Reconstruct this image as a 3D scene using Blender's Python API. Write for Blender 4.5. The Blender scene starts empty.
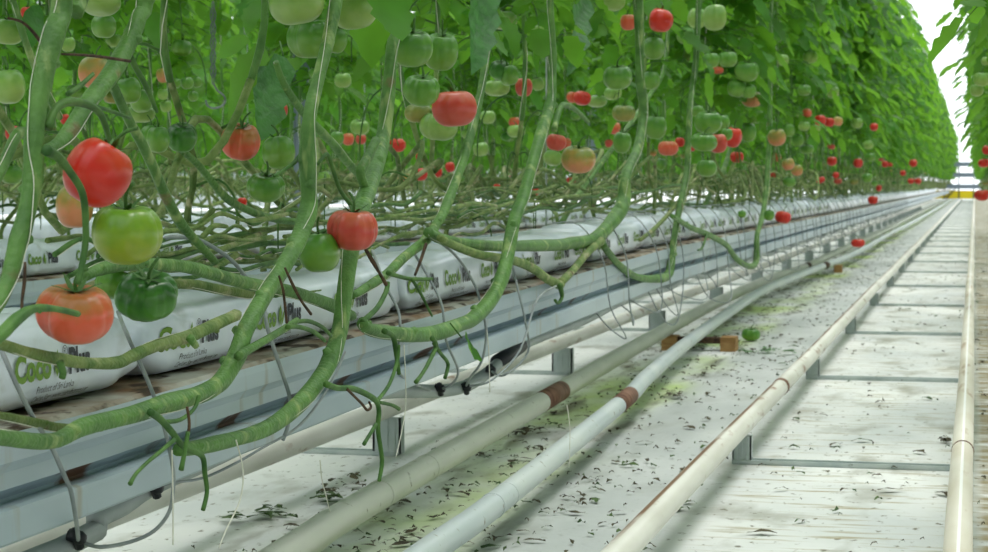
import bpy, math, random
from mathutils import Vector, Matrix, Euler, noise
C = bpy.context.scene.collection
PI = math.pi
rng = random.Random(7)

# ------------------------------------------------------------------ camera model
FPX, VPX, VPY, HC = 2000.0, 974.6, 185.0, 0.73
PH = math.atan((276 - VPY) / FPX)
TH = math.atan((VPX - 494) / FPX * math.cos(PH))
s_, c_, sp, cp = math.sin(TH), math.cos(TH), math.sin(PH), math.cos(PH)
FW = Vector((-s_ * cp, c_ * cp, -sp)); RT = Vector((c_, s_, 0)); UP = Vector((-s_ * sp, c_ * sp, cp))
EYE = Vector((0, 0, HC))
def ray(x, y): return RT * ((x - 494) / FPX) + UP * ((276 - y) / FPX) + FW
def atX(x, y, X): d = ray(x, y); return EYE + d * (X / d.x)
def atZ(x, y, z): d = ray(x, y); return EYE + d * ((z - HC) / d.z)
def atD(x, y, t): return EYE + ray(x, y) * t

# ------------------------------------------------------------------ materials
def lin(c):
    o = []
    for v in c:
        v /= 255.0
        o.append(v / 12.92 if v <= .04045 else ((v + .055) / 1.055) ** 2.4)
    return tuple(o) + (1,)

def nd(nt, t, **kw):
    n = nt.nodes.new(t)
    for k, v in kw.items(): setattr(n, k, v)
    return n

def mat(name, ca, cb=None, rough=.5, scale=6.0, spec=.4, bump=0, stretch=(1, 1, 1), rnd=0.0, trans=None, tfac=.4, detail=4.0, lohi=(.35, .65), bscale=None, metal=0.0):
    m = bpy.data.materials.new(name); m.use_nodes = True
    nt = m.node_tree; L = nt.links.new
    b = nt.nodes['Principled BSDF']; out = nt.nodes['Material Output']
    b.inputs['Roughness'].default_value = rough
    b.inputs['Specular IOR Level'].default_value = spec
    b.inputs['Metallic'].default_value = metal
    cb = cb or ca
    tc = nd(nt, 'ShaderNodeTexCoord'); mp = nd(nt, 'ShaderNodeMapping')
    mp.inputs['Scale'].default_value = stretch
    L(tc.outputs['Object'], mp.inputs['Vector'])
    nz = nd(nt, 'ShaderNodeTexNoise'); nz.inputs['Scale'].default_value = scale; nz.inputs['Detail'].default_value = detail
    L(mp.outputs['Vector'], nz.inputs['Vector'])
    rp = nd(nt, 'ShaderNodeValToRGB')
    rp.color_ramp.elements[0].position = lohi[0]; rp.color_ramp.elements[1].position = lohi[1]
    rp.color_ramp.elements[0].color = lin(ca); rp.color_ramp.elements[1].color = lin(cb)
    L(nz.outputs['Fac'], rp.inputs['Fac'])
    col = rp.outputs['Color']
    if rnd:
        oi = nd(nt, 'ShaderNodeObjectInfo'); hs = nd(nt, 'ShaderNodeHueSaturation')
        mr = nd(nt, 'ShaderNodeMapRange')
        mr.inputs['To Min'].default_value = 1 - rnd; mr.inputs['To Max'].default_value = 1 + rnd
        L(oi.outputs['Random'], mr.inputs['Value']); L(mr.outputs['Result'], hs.inputs['Value'])
        L(col, hs.inputs['Color']); col = hs.outputs['Color']
    L(col, b.inputs['Base Color'])
    if bump:
        bp = nd(nt, 'ShaderNodeBump'); bp.inputs['Strength'].default_value = bump; bp.inputs['Distance'].default_value = .01
        src = nz
        if bscale:
            src = nd(nt, 'ShaderNodeTexNoise'); src.inputs['Scale'].default_value = bscale; L(mp.outputs['Vector'], src.inputs['Vector'])
        L(src.outputs['Fac'], bp.inputs['Height']); L(bp.outputs['Normal'], b.inputs['Normal'])
    if trans:
        tr = nd(nt, 'ShaderNodeBsdfTranslucent'); tr.inputs['Color'].default_value = lin(trans)
        mx = nd(nt, 'ShaderNodeMixShader'); mx.inputs[0].default_value = tfac
        L(b.outputs[0], mx.inputs[1]); L(tr.outputs[0], mx.inputs[2]); L(mx.outputs[0], out.inputs['Surface'])
    m['col'] = 0
    return m

def overlay(m, color, scale, lo, hi, stretch=(1, 1, 1), axis=None, rng_=None, detail=5.0):
    """mix a second colour over the base colour where a noise exceeds a threshold (optionally only inside an axis range)"""
    nt = m.node_tree; L = nt.links.new; b = nt.nodes['Principled BSDF']
    src = b.inputs['Base Color'].links[0].from_socket
    tc = nd(nt, 'ShaderNodeTexCoord'); mp = nd(nt, 'ShaderNodeMapping'); mp.inputs['Scale'].default_value = stretch
    L(tc.outputs['Object'], mp.inputs['Vector'])
    nz = nd(nt, 'ShaderNodeTexNoise'); nz.inputs['Scale'].default_value = scale; nz.inputs['Detail'].default_value = detail
    L(mp.outputs['Vector'], nz.inputs['Vector'])
    mr = nd(nt, 'ShaderNodeMapRange'); mr.inputs['From Min'].default_value = lo; mr.inputs['From Max'].default_value = hi
    L(nz.outputs['Fac'], mr.inputs['Value'])
    fac = mr.outputs['Result']
    if axis is not None:
        sx = nd(nt, 'ShaderNodeSeparateXYZ'); L(tc.outputs['Object'], sx.inputs[0])
        a, bb, soft = rng_
        m1 = nd(nt, 'ShaderNodeMapRange'); m1.inputs['From Min'].default_value = a - soft; m1.inputs['From Max'].default_value = a
        m2 = nd(nt, 'ShaderNodeMapRange'); m2.inputs['From Min'].default_value = bb; m2.inputs['From Max'].default_value = bb + soft
        m2.inputs['To Min'].default_value = 1; m2.inputs['To Max'].default_value = 0
        L(sx.outputs[axis], m1.inputs['Value']); L(sx.outputs[axis], m2.inputs['Value'])
        k = nd(nt, 'ShaderNodeMath', operation='MULTIPLY'); L(m1.outputs[0], k.inputs[0]); L(m2.outputs[0], k.inputs[1])
        k2 = nd(nt, 'ShaderNodeMath', operation='MULTIPLY'); L(k.outputs[0], k2.inputs[0]); L(fac, k2.inputs[1])
        fac = k2.outputs[0]
    mx = nd(nt, 'ShaderNodeMix', data_type='RGBA')
    L(fac, mx.inputs['Factor']); L(src, mx.inputs['A']); mx.inputs['B'].default_value = lin(color)
    L(mx.outputs['Result'], b.inputs['Base Color'])

M = {}
M['stem'] = mat('stem_green', (72, 112, 52), (98, 140, 68), .5, 24, .35, .3, (1, 1, 1), .08, detail=8, bscale=140)
overlay(M['stem'], (148, 168, 104), 34, .56, .70, (1, 1, .22))
overlay(M['stem'], (112, 104, 66), 16, .66, .74)
M['vine'] = mat('vine_olive', (82, 112, 50), (132, 148, 88), .6, 26, .3, .4, (1, 1, 1), .2, detail=8, bscale=140)
overlay(M['vine'], (166, 164, 126), 30, .56, .68, (1, .4, 1))
overlay(M['vine'], (96, 84, 56), 18, .64, .72)
M['stalk'] = mat('stalk_green', (50, 90, 38), (84, 122, 56), .55, 30, .3, .2, rnd=.12)
M['leaf'] = mat('leaf_green', (20, 70, 16), (48, 110, 28), .5, 9, .25, .4, rnd=.28, trans=(136, 200, 56), tfac=.42)
M['leaf_dark'] = mat('leaf_dark_green', (26, 76, 30), (52, 112, 44), .42, 40, .5, .7, rnd=.1, trans=(90, 165, 40), tfac=.28)
M['leaf_yellow'] = mat('leaf_yellow', (160, 160, 40), (200, 190, 60), .5, 30, .4, .3, trans=(220, 200, 40), tfac=.4)
M['dry'] = mat('dried_brown', (54, 44, 36), (98, 76, 58), .8, 60, .2, .3)
M['twine'] = mat('twine_white', (216, 214, 200), (232, 230, 220), .7, 60)
M['film'] = mat('slab_film_white', (200, 210, 224), (222, 230, 240), .28, 7, .5, .2)
overlay(M['film'], (165, 172, 168), 9, .58, .8, (1, 1, 2))
M['ink_green'] = mat('ink_green', (104, 142, 40), None, .5)
M['ink_dark'] = mat('ink_charcoal', (48, 52, 62), None, .5)
M['gutter'] = mat('gutter_coated_steel', (150, 168, 178), (178, 192, 198), .4, 5, .45, .05, (1, .3, 1))
overlay(M['gutter'], (150, 140, 116), 6, .60, .74, (1, 2.5, .35))
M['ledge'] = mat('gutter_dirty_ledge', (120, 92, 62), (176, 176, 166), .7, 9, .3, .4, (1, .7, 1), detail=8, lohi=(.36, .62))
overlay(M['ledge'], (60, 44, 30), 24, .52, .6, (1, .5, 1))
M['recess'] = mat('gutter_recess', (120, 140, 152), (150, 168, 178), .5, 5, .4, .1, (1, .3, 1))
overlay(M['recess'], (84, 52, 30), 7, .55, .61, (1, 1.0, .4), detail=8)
M['rail'] = mat('rail_cream_paint', (206, 203, 193), (228, 226, 218), .42, 10, .4, .15, (1, .25, 1))
overlay(M['rail'], (150, 116, 92), 22, .60, .72, (1, .3, 1))
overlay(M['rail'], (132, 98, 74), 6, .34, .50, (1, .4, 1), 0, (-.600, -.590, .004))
M['rail_scuff_glint'] = mat('rail_worn_painted_glint', (214, 204, 186), (232, 226, 214), .45, 9, .4, .1, (1, .25, 1))
overlay(M['rail_scuff_glint'], (176, 150, 122), 18, .58, .72, (1, .2, 1))
overlay(M['rail_scuff_glint'], (250, 248, 246), 3, .2, .4, (1, .3, 1), 0, (-.0225, -.0175, .001))  # sky highlight painted as a thin white line along the rail top
M['pipeA'] = mat('pipe_greyish_cream', (196, 197, 184), (214, 214, 202), .42, 8, .4, .1, (1, .3, 1))
overlay(M['pipeA'], (120, 112, 88), 40, .66, .74)
M['pipeB'] = mat('pipe_pale_grey', (190, 200, 202), (210, 216, 214), .42, 8, .4, .1, (1, .3, 1))
overlay(M['pipeB'], (120, 112, 88), 40, .66, .74)
M['rustband'] = mat('rusty_coupling', (104, 72, 58), (142, 104, 86), .7, 30, .3, .3)
M['galv'] = mat('galvanised_steel', (160, 172, 172), (186, 194, 192), .45, 14, .5, .05, metal=.25)
M['post'] = mat('grey_blue_post', (116, 130, 146), (140, 152, 166), .5, 5, .4)
M['wire'] = mat('grey_wire', (96, 104, 112), (120, 126, 132), .5, 30, .4)
M['hose'] = mat('hose_grey', (128, 136, 140), (158, 164, 164), .45, 20, .4)
M['pe'] = mat('supply_pipe_grey', (150, 158, 158), (170, 178, 176), .45, 8, .4)
M['black'] = mat('black_plastic', (22, 24, 32), (34, 36, 46), .45, 20, .4)
M['wood'] = mat('raw_timber', (140, 104, 64), (176, 140, 92), .75, 14, .2, .3, (1, 1, 4))
M['yellow'] = mat('yellow_paint', (230, 205, 20), None, .45)
M['trolley'] = mat('trolley_grey', (120, 134, 150), None, .45)
M['dark_steel'] = mat('dark_steel', (60, 66, 70), None, .5)
M['white_steel'] = mat('white_steel', (225, 228, 230), None, .5)
M['litterg'] = mat('scrap_green', (38, 66, 28), (76, 100, 48), .8, 50)
M['litterb'] = mat('scrap_brown', (50, 46, 32), (86, 78, 54), .85, 50)

# floor: white ground cover, weathered
fl = mat('white_ground_cover', (196, 200, 199), (224, 225, 222), .65, 2.2, .25, .15, (1, .6, 1), detail=8, bscale=60)
overlay(fl, (150, 150, 138), 3.2, .54, .72, (1.8, .8, 1))
overlay(fl, (176, 196, 124), 1.9, .42, .62, (1, .5, 1), 0, (-1.30, -1.02, .12))
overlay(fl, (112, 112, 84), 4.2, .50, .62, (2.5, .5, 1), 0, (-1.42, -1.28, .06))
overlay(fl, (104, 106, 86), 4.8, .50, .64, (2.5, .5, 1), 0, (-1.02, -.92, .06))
overlay(fl, (112, 110, 92), 40, .62, .70, (1, .6, 1))
overlay(fl, (142, 130, 96), 5, .36, .56, (1, 3, 1), 0, (.03, 3, .03))
overlay(fl, (174, 179, 177), 2.6, .2, .62, (1, .4, 1), 0, (-.96, -.64, .08))
overlay(fl, (160, 150, 120), 14, .55, .7, (.35, 2.2, 1), 0, (-.5, .0, .1))
M['floor'] = fl

def tommat(name, low, high, shoulder=None, rough=.28, rnd=.06):
    """low: blossom end colour, high: side, shoulder: near the calyx (object z)"""
    m = bpy.data.materials.new(name); m.use_nodes = True
    nt = m.node_tree; L = nt.links.new; b = nt.nodes['Principled BSDF']
    b.inputs['Roughness'].default_value = rough; b.inputs['Specular IOR Level'].default_value = .45
    b.inputs['Subsurface Weight'].default_value = .06; b.inputs['Subsurface Radius'].default_value = (.3, .2, .1); b.inputs['Subsurface Scale'].default_value = .02
    tc = nd(nt, 'ShaderNodeTexCoord'); sx = nd(nt, 'ShaderNodeSeparateXYZ'); L(tc.outputs['Object'], sx.inputs[0])
    nz = nd(nt, 'ShaderNodeTexNoise'); nz.inputs['Scale'].default_value = 1.6; nz.inputs['Detail'].default_value = 3
    L(tc.outputs['Object'], nz.inputs['Vector'])
    ad = nd(nt, 'ShaderNodeMath', operation='MULTIPLY_ADD'); ad.inputs[1].default_value = 1.6
    L(nz.outputs['Fac'], ad.inputs[0]); L(sx.outputs['Z'], ad.inputs[2])
    mr = nd(nt, 'ShaderNodeMapRange'); mr.inputs['From Min'].default_value = .0; mr.inputs['From Max'].default_value = 1.6
    L(ad.outputs[0], mr.inputs['Value'])
    rp = nd(nt, 'ShaderNodeValToRGB'); cr = rp.color_ramp
    cr.elements[0].position = .15; cr.elements[0].color = lin(low)
    cr.elements[1].position = .55; cr.elements[1].color = lin(high)
    e = cr.elements.new(.95); e.color = lin(shoulder or high)
    L(mr.outputs[0], rp.inputs['Fac'])
    oi = nd(nt, 'ShaderNodeObjectInfo'); hs = nd(nt, 'ShaderNodeHueSaturation'); m2 = nd(nt, 'ShaderNodeMapRange')
    m2.inputs['To Min'].default_value = 1 - rnd; m2.inputs['To Max'].default_value = 1 + rnd
    L(oi.outputs['Random'], m2.inputs['Value']); L(m2.outputs[0], hs.inputs['Value']); L(rp.outputs['Color'], hs.inputs['Color'])
    L(hs.outputs['Color'], b.inputs['Base Color'])
    return m
TM = {
 'R': tommat('tomato_red', (202, 44, 28), (196, 36, 26), (190, 62, 34)),
 'K': tommat('tomato_pink_red', (198, 80, 64), (190, 62, 50), (188, 92, 66)),
 'O': tommat('tomato_orange_red', (212, 96, 70), (208, 84, 54), (170, 110, 60)),
 'E': tommat('tomato_turning', (208, 134, 92), (176, 140, 72), (126, 138, 64)),
 'G': tommat('tomato_green', (112, 152, 58), (92, 142, 46), (70, 122, 42)),
 'D': tommat('tomato_dark_green', (76, 130, 42), (62, 118, 34), (40, 88, 30)),
 'Y': tommat('tomato_yellow_green', (152, 166, 46), (130, 162, 44), (106, 148, 42)),
 'P': tommat('tomato_pale_green', (144, 172, 88), (124, 160, 72), (98, 144, 60)),
 'V': tommat('tomato_olive', (150, 140, 70), (128, 134, 62), (96, 120, 54)),
}

# ------------------------------------------------------------------ mesh builder
class MB:
    def __init__(s): s.v = []; s.f = []; s.m = []; s.mats = []
    def mi(s, m):
        if m not in s.mats: s.mats.append(m)
        return s.mats.index(m)
    def add(s, vs, fs, m):
        o = len(s.v); k = s.mi(m)
        s.v += [tuple(v) for v in vs]; s.f += [tuple(i + o for i in f) for f in fs]; s.m += [k] * len(fs)
    def box(s, lo, hi, m):
        x0, y0, z0 = lo; x1, y1, z1 = hi
        s.add([(x0,y0,z0),(x1,y0,z0),(x1,y1,z0),(x0,y1,z0),(x0,y0,z1),(x1,y0,z1),(x1,y1,z1),(x0,y1,z1)],
              [(0,3,2,1),(4,5,6,7),(0,1,5,4),(1,2,6,5),(2,3,7,6),(3,0,4,7)], m)
    def bar(s, a, b, w, h, m):
        a = Vector(a); b = Vector(b); d = (b - a).normalized()
        u = Vector((0, 0, 1)) if abs(d.z) < .9 else Vector((0, 1, 0))
        r = d.cross(u).normalized(); u = r.cross(d)
        vs = [p + r * i * w / 2 + u * j * h / 2 for p in (a, b) for i, j in ((-1,-1),(1,-1),(1,1),(-1,1))]
        s.add(vs, [(3,2,1,0),(4,5,6,7),(0,1,5,4),(1,2,6,5),(2,3,7,6),(3,0,4,7)], m)
    def tube(s, pts, rad, m, n=8, flat=1.0, jit=0.0):
        P = [Vector(p) for p in pts]; N = len(P)
        R = rad if isinstance(rad, (list, tuple)) else [rad] * N
        t0 = (P[1] - P[0]).normalized()
        u = Vector((0, 0, 1)) if abs(t0.z) < .9 else Vector((1, 0, 0))
        nx = t0.cross(u).normalized()
        vs = []
        for i in range(N):
            t = (P[min(i + 1, N - 1)] - P[max(i - 1, 0)])
            t = t.normalized() if t.length > 1e-9 else t0
            nx = (nx - t * nx.dot(t))
            nx = nx.normalized() if nx.length > 1e-6 else t.orthogonal().normalized()
            ny = t.cross(nx)
            for k in range(n):
                a = 2 * PI * k / n
                r = R[i] * (1 + jit * math.sin(3 * a + i * .31) + jit * .6 * math.sin(5 * a - i * .17)+ jit * .35 * math.sin(7 * a + i * .05))
                vs.append(P[i] + nx * math.cos(a) * r + ny * math.sin(a) * r * flat)
        fs = [(i*n+k, i*n+(k+1)%n, (i+1)*n+(k+1)%n, (i+1)*n+k) for i in range(N-1) for k in range(n)]
        fs += [tuple(range(n))[::-1], tuple((N-1)*n+k for k in range(n))]
        s.add(vs, fs, m)
    def mesh(s, name, smooth=True):
        me = bpy.data.meshes.new(name); me.from_pydata(s.v, [], s.f)
        for m in s.mats: me.materials.append(m)
        me.polygons.foreach_set('material_index', s.m)
        if smooth: me.polygons.foreach_set('use_smooth', [True] * len(s.f))
        me.update(); return me

def smooth(pts, rad=None, sub=4):
    """Catmull-Rom through points, radii interpolated"""
    P = [Vector(p) for p in pts]; N = len(P); out = []; ro = []
    for i in range(N - 1):
        p0, p1, p2, p3 = P[max(i-1, 0)], P[i], P[i+1], P[min(i+2, N-1)]
        for k in range(sub):
            t = k / sub
            out.append(.5 * ((2*p1) + (p2-p0)*t + (2*p0-5*p1+4*p2-p3)*t*t + (3*p1-p0-3*p2+p3)*t**3))
            if rad: ro.append(rad[i] * (1-t) + rad[i+1] * t)
    out.append(P[-1])
    if rad: ro.append(rad[-1]); return out, ro
    return out

def link(name, me, parent=None, loc=(0, 0, 0), label=None, cat=None, group=None, kind=None):
    o = bpy.data.objects.new(name, me); C.objects.link(o); o.location = loc
    if parent: o.parent = parent
    if label: o['label'] = label
    if cat: o['category'] = cat
    if group: o['group'] = group
    if kind: o['kind'] = kind
    return o
def empty(name, loc, label, cat, group=None):
    return link(name, None, None, loc, label, cat, group)
def smoothlim(o, ang=35):
    pass

# ------------------------------------------------------------------ setting
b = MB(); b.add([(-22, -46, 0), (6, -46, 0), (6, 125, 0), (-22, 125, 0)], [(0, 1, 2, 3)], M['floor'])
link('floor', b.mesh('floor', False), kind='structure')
b = MB()
for k in range(28):
    y = 2 + k * 4.5
    b.bar((-9, y, 5.5), (6, y, 5.5), .04, .05, M['white_steel'])
for x in (-8.2, -5.0, -1.8, 1.4, 4.6):
    b.bar((x, -3, 5.45), (x, 124, 5.45), .2, .12, M['white_steel'])
link('ceiling', b.mesh('roof_frame', False), kind='structure')
glass = bpy.data.materials.new('roof_glass'); glass.use_nodes = True
nt = glass.node_tree; pb = nt.nodes['Principled BSDF']; tr = nd(nt, 'ShaderNodeBsdfTransparent'); mx = nd(nt, 'ShaderNodeMixShader')
pb.inputs['Base Color'].default_value = (.9, .93, .95, 1); pb.inputs['Roughness'].default_value = .3
mx.inputs[0].default_value = .94
nt.links.new(pb.outputs[0], mx.inputs[1]); nt.links.new(tr.outputs[0], mx.inputs[2]); nt.links.new(mx.outputs[0], nt.nodes['Material Output'].inputs['Surface'])
b = MB(); b.add([(-9, 125, 0), (6, 125, 0), (6, 125, 5.7), (-9, 125, 5.7)], [(0, 1, 2, 3)], glass)
for k in range(10):
    b.box((-9 + k * 1.6, 124.95, 0), (-8.94 + k * 1.6, 125.05, 5.7), M['white_steel'])
link('wall_back', b.mesh('wall_back', False), kind='structure')

# ------------------------------------------------------------------ gutters
GP = [(.138,.441),(.146,.436),(.148,.425),(.148,.402),(.143,.396),(.138,.388),(.138,.368),(.128,.360),(.120,.352),(.120,.347),
      (.150,.350),(.156,.348),(.157,.343),(.157,.310),(.153,.306),(.10,.306)]
def gutter_profile():
    L = [(x, z) for x, z in GP]
    return L + [(-x, z) for x, z in reversed(L)]
def rise(y): return .0115 * max(0.0, min(5.0, y - 2.4))      # the front gutter climbs a little, then runs level
def make_gutter(X, y0, y1, label, zf=lambda y: 0.0):
    pr = gutter_profile(); n = len(pr); b = MB(); vs = []
    ys = []
    y = y0
    while y < y1: ys.append(y); y += .4 if y < 9 else (3.0 if y < 60 else 20)
    ys.append(y1)
    for y in ys: vs += [(x, y, z + zf(y)) for x, z in pr]
    fs = [(i*n+k, (i+1)*n+k, (i+1)*n+(k+1)%n, i*n+(k+1)%n) for i in range(len(ys)-1) for k in range(n)]
    fs += [tuple(range(n)), tuple((len(ys)-1)*n + k for k in range(n))[::-1]]
    side = lambda k: min(k, n - 2 - k)
    sel = {'ledge': [], 'recess': [], 'gutter': []}
    for f in fs[:-2]:
        k = f[0] % n
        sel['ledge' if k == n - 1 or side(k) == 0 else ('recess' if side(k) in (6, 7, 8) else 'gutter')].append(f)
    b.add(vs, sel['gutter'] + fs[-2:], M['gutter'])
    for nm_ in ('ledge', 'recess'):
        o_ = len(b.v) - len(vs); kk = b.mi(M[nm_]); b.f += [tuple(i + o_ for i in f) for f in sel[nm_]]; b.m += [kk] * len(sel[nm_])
    o = link('growing_gutter', b.mesh('growing_gutter', False), None, (X, 0, 0), label, 'gutter')
    hb = MB(); hb.tube([(-.17, 0, .33), (-.17, 0, 5.3)], .003, M['galv'], 5)
    hm = hb.mesh('hanger_wire')
    y = y0 + 1.4
    k = 0
    while y < min(y1, 40): link('hanger_wire', hm, o, (0, y, zf(y))); y += 4.5
    return o
XR1, XR2, XR3, XRR = -1.255, -2.955, -4.655, .33
make_gutter(XR1, .8, 110, 'pale grey steel gutter carrying the front row of white slab bags', rise)
make_gutter(XR2, 4.2, 110, 'grey steel gutter under the second row of slab bags, behind the front row')
make_gutter(XR3, 7, 110, 'grey steel gutter of the third row, deepest behind the vines')

# ------------------------------------------------------------------ coir slabs
SA, SB = .105, .056           # half width / half height of a bag
def slab_dim(y, L):
    e = min(y, L - y)
    t = max(0.0, min(1.0, e / .11)); t = math.sin(t * PI / 2) ** .6
    return SA * (.82 + .18 * t), SB * (.45 + .55 * t)
def wrinkle(y, z, seed, L):
    e = min(y, L - y)
    w = .004 * noise.noise((y * 5 + seed, z * 18, seed * 3.1)) + .005 * noise.noise((y * 2.2, z * 6, seed * 1.7))
    w += .007 * max(0, 1 - e / .25) * math.sin(y * 60 + z * 60 + seed)
    return w
def slab_mesh(L, seed):
    b = MB(); NY, NA = 48, 32; vs = []
    for i in range(NY + 1):
        y = L * i / NY; a, h = slab_dim(y, L)
        for k in range(NA):
            t = 2 * PI * k / NA; ct, st = math.cos(t), math.sin(t)
            p = 2 / 4.2
            x = a * math.copysign(abs(ct) ** p, ct); z = h * math.copysign(abs(st) ** p, st)
            w = wrinkle(y, z, seed, L)
            x += w * ct; 
            if z > 0: z += (w * 1.4 + .006 * noise.noise((y * 4, x * 9, seed))) * st
            vs.append((x, y, z + SB))
    fs = [(i*NA+k, i*NA+(k+1)%NA, (i+1)*NA+(k+1)%NA, (i+1)*NA+k) for i in range(NY) for k in range(NA)]
    fs = [f[::-1] for f in fs]
    fs += [tuple(range(NA)), tuple(NY*NA + k for k in range(NA))[::-1]]
    b.add(vs, fs, M['film'])
    return b.mesh('coir_slab')
def text_mesh(body, size, xs, off=0.0):
    cu = bpy.data.curves.new('t', 'FONT'); cu.body = body; cu.size = size; cu.offset = off; cu.resolution_u = 3
    o = bpy.data.objects.new('t', cu); C.objects.link(o)
    dg = bpy.context.evaluated_depsgraph_get(); dg.update()
    me = bpy.data.meshes.new_from_object(o.evaluated_get(dg))
    V = [(v.co.x * xs, v.co.y) for v in me.vertices]; Fa = [tuple(p.vertices) for p in me.polygons]
    bpy.data.objects.remove(o); bpy.data.meshes.remove(me)
    return V, Fa
TX = {'coco': text_mesh('Coco', .046, .92, .002), 'plus': text_mesh('Plus', .046, .92, .0018), 'reg': text_mesh('\u00ae', .02, 1.0),
      'l1': text_mesh('Product of Sri Lanka', .0135, .95), 'l2': text_mesh('Ceylon Star - www.coirsubstrate.com', .0115, .9)}
LEAFICON = [[(0,0),(.006,.010),(.007,.022),(.002,.036),(-.006,.024),(-.007,.012)], [(.004,-.002),(.012,.004),(.017,.014),(.018,.026),(.012,.02),(.006,.01)]]
def print_marks(L, seed, starts, detail=True):
    g, d = MB(), MB()
    def put(mb, V, Fa, u0, v0, m):
        vs = []
        for (u, v) in V:
            y = u0 + u; z = v0 + v; y = max(.004, min(L - .004, y))
            a, h = slab_dim(y, L); zz = z - SB
            q = min(.97, abs(zz) / h)
            x = a * (1 - q ** 4.2) ** (1 / 4.2) + wrinkle(y, zz, seed, L) + .0025
            vs.append((x, y, z))
        mb.add(vs, Fa, m)
    for u in starts:
        V, Fa = TX['coco']; put(g, V, Fa, u, .043, M['ink_green'])
        for pl in LEAFICON: put(g, pl, [tuple(range(len(pl)))], u + .112, .041, M['ink_green'])
        V, Fa = TX['reg']; put(d, V, Fa, u + .128, .066, M['ink_dark'])
        V, Fa = TX['plus']; put(d, V, Fa, u + .146, .043, M['ink_dark'])
        if detail:
            V, Fa = TX['l1']; put(d, V, Fa, u + .06, .024, M['ink_dark'])
            V, Fa = TX['l2']; put(d, V, Fa, u + .06, .0125, M['ink_dark'])
    return g.mesh('logo_green', False), d.mesh('logo_dark', False)
ORD = ['first', 'second', 'third', 'fourth', 'fifth', 'sixth', 'seventh', 'eighth', 'ninth', 'tenth', 'eleventh', 'twelfth', 'thirteenth', 'fourteenth']
def slab(X, y0, sm, marks, label, group, z=.4405):
    dz = rise(y0) if X == XR1 else 0
    o = link('coir_slab', sm, None, (X, y0, z + dz), label, 'slab', group)
    if X == XR1: o.rotation_euler.x = math.atan(rise(y0 + 1) - dz)
    if marks:
        link('printed_leaf_logo', marks[0], o); link('printed_text', marks[1], o)
    return o
ys_ = [(1.62, 1.04), (2.68, 1.32), (4.02, 1.02), (5.06, 1.06)]
y = 6.14
std = []
for sd in (3, 11, 17):
    std.append((slab_mesh(1.0, sd), print_marks(1.0, sd, (.05, .40, .72)), print_marks(1.0, sd, (.05, .40, .72), False)))
SLAB_LABELS = ['white coir slab bag at the lower left corner, closest to the camera',
  'white coir slab bag second from the left, with readable small print',
  'white coir slab bag third from the left, behind the low red tomato vine',
  'fourth white coir slab bag from the left, with shiny wrinkled film']
STARTS = [(.125, .63), (.05, .43, .83), (.03, .30, .62), (.05, .45, .75)]
for i, (y0, L) in enumerate(ys_):
    slab(XR1, y0, slab_mesh(L, 5 + i * 2), print_marks(L, 5 + i * 2, STARTS[i]), SLAB_LABELS[i], 'slab bags on the front gutter')
k = 0
while y < 62:
    sm, mk, mk2 = std[k % 3]
    lab = ('%s white coir slab bag from the left on the front gutter' % ORD[k + 4]) if k < 6 else 'white coir slab bag far along the front gutter'
    slab(XR1, y, sm, mk if k < 3 else (mk2 if k < 10 else None), lab, 'slab bags on the front gutter')
    y += 1.03; k += 1
y = 4.6; k = 0
while y < 26:
    sm, mk, mk2 = std[(k + 1) % 3]
    lab = ('%s white coir slab bag from the left in the second row, behind the front vines' % ORD[k]) if k < 5 else 'white coir slab bag far along the second row'
    slab(XR2, y, sm, mk2 if k < 10 else None, lab, 'slab bags on the second gutter')
    y += 1.03; k += 1
y = 8.5; k = 0
while y < 20:
    slab(XR3, y, std[k % 3][0], None, 'white coir slab bag in the third row, mostly hidden by vines', 'slab bags on the third gutter')
    y += 1.03; k += 1

# ------------------------------------------------------------------ pipe rails and their supports
def rail(X, y0, y1, m, label, zc=.098, wob=.0025, seed=0, bands=(), z_band=None):
    b = MB(); P = []
    y = y0
    while y <= y1:
        P.append((X + wob * noise.noise((y * .35, seed, 0)) * 2, y, zc + .004 * noise.noise((y * .3, seed, 9))))
        y += .6 if y < 30 else 3
    b.tube(P, .0255, m, 20)
    o = link('pipe_rail', b.mesh('pipe_rail'), None, (0, 0, 0), label, 'rail')
    for yb, ln in bands:
        q = MB(); i = min(range(len(P)), key=lambda j: abs(P[j][1] - yb)); px = P[i]
        q.tube([(px[0], yb, px[2]), (px[0], yb + ln, px[2])], .0268, M['rustband'], 20)
        link('coupling_band', q.mesh('coupling_band'), o)
    return o
XL, XRi = -.585, -.02
rail(XL, 1.5, 101, M['rail'], 'cream pipe rail on the left side of the bright path', bands=((6.25, .05),), seed=1)
rail(XRi, 1.5, 101, M['rail_scuff_glint'], 'worn cream pipe rail at the right edge of the path', bands=((4.85, .012),), seed=4)
rail(-1.535, 2.0, 101, M['rail'], 'cream pipe rail running below the front gutter', seed=8, zc=.127)
rail(-2.085, 3.0, 101, M['rail'], 'pipe rail hidden farthest left under the vines', seed=12, zc=.127)
sb = MB()
sb.box((-.40, -.022, 0), (.40, .022, .006), M['galv']); sb.box((-.40, -.024, .006), (.40, -.018, .020), M['galv']); sb.box((-.40, .018, .006), (.40, .024, .020), M['galv'])
cross_me = sb.mesh('crossbar', False)
pb_ = MB()
pb_.box((-.025, -.016, .004), (.025, -.012, .0755), M['galv']); pb_.box((-.025, -.016, .004), (-.021, .018, .0755), M['galv']); pb_.box((.021, -.016, .004), (.025, .018, .0755), M['galv'])
for k in range(3): pb_.box((-.015 + k * .013, -.018, .01), (-.011 + k * .013, -.015, .07), M['galv'])
pb_.box((-.020, -.014, .069), (.020, .016, .0735), M['galv'])
post_me = pb_.mesh('rail_post', False)
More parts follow.
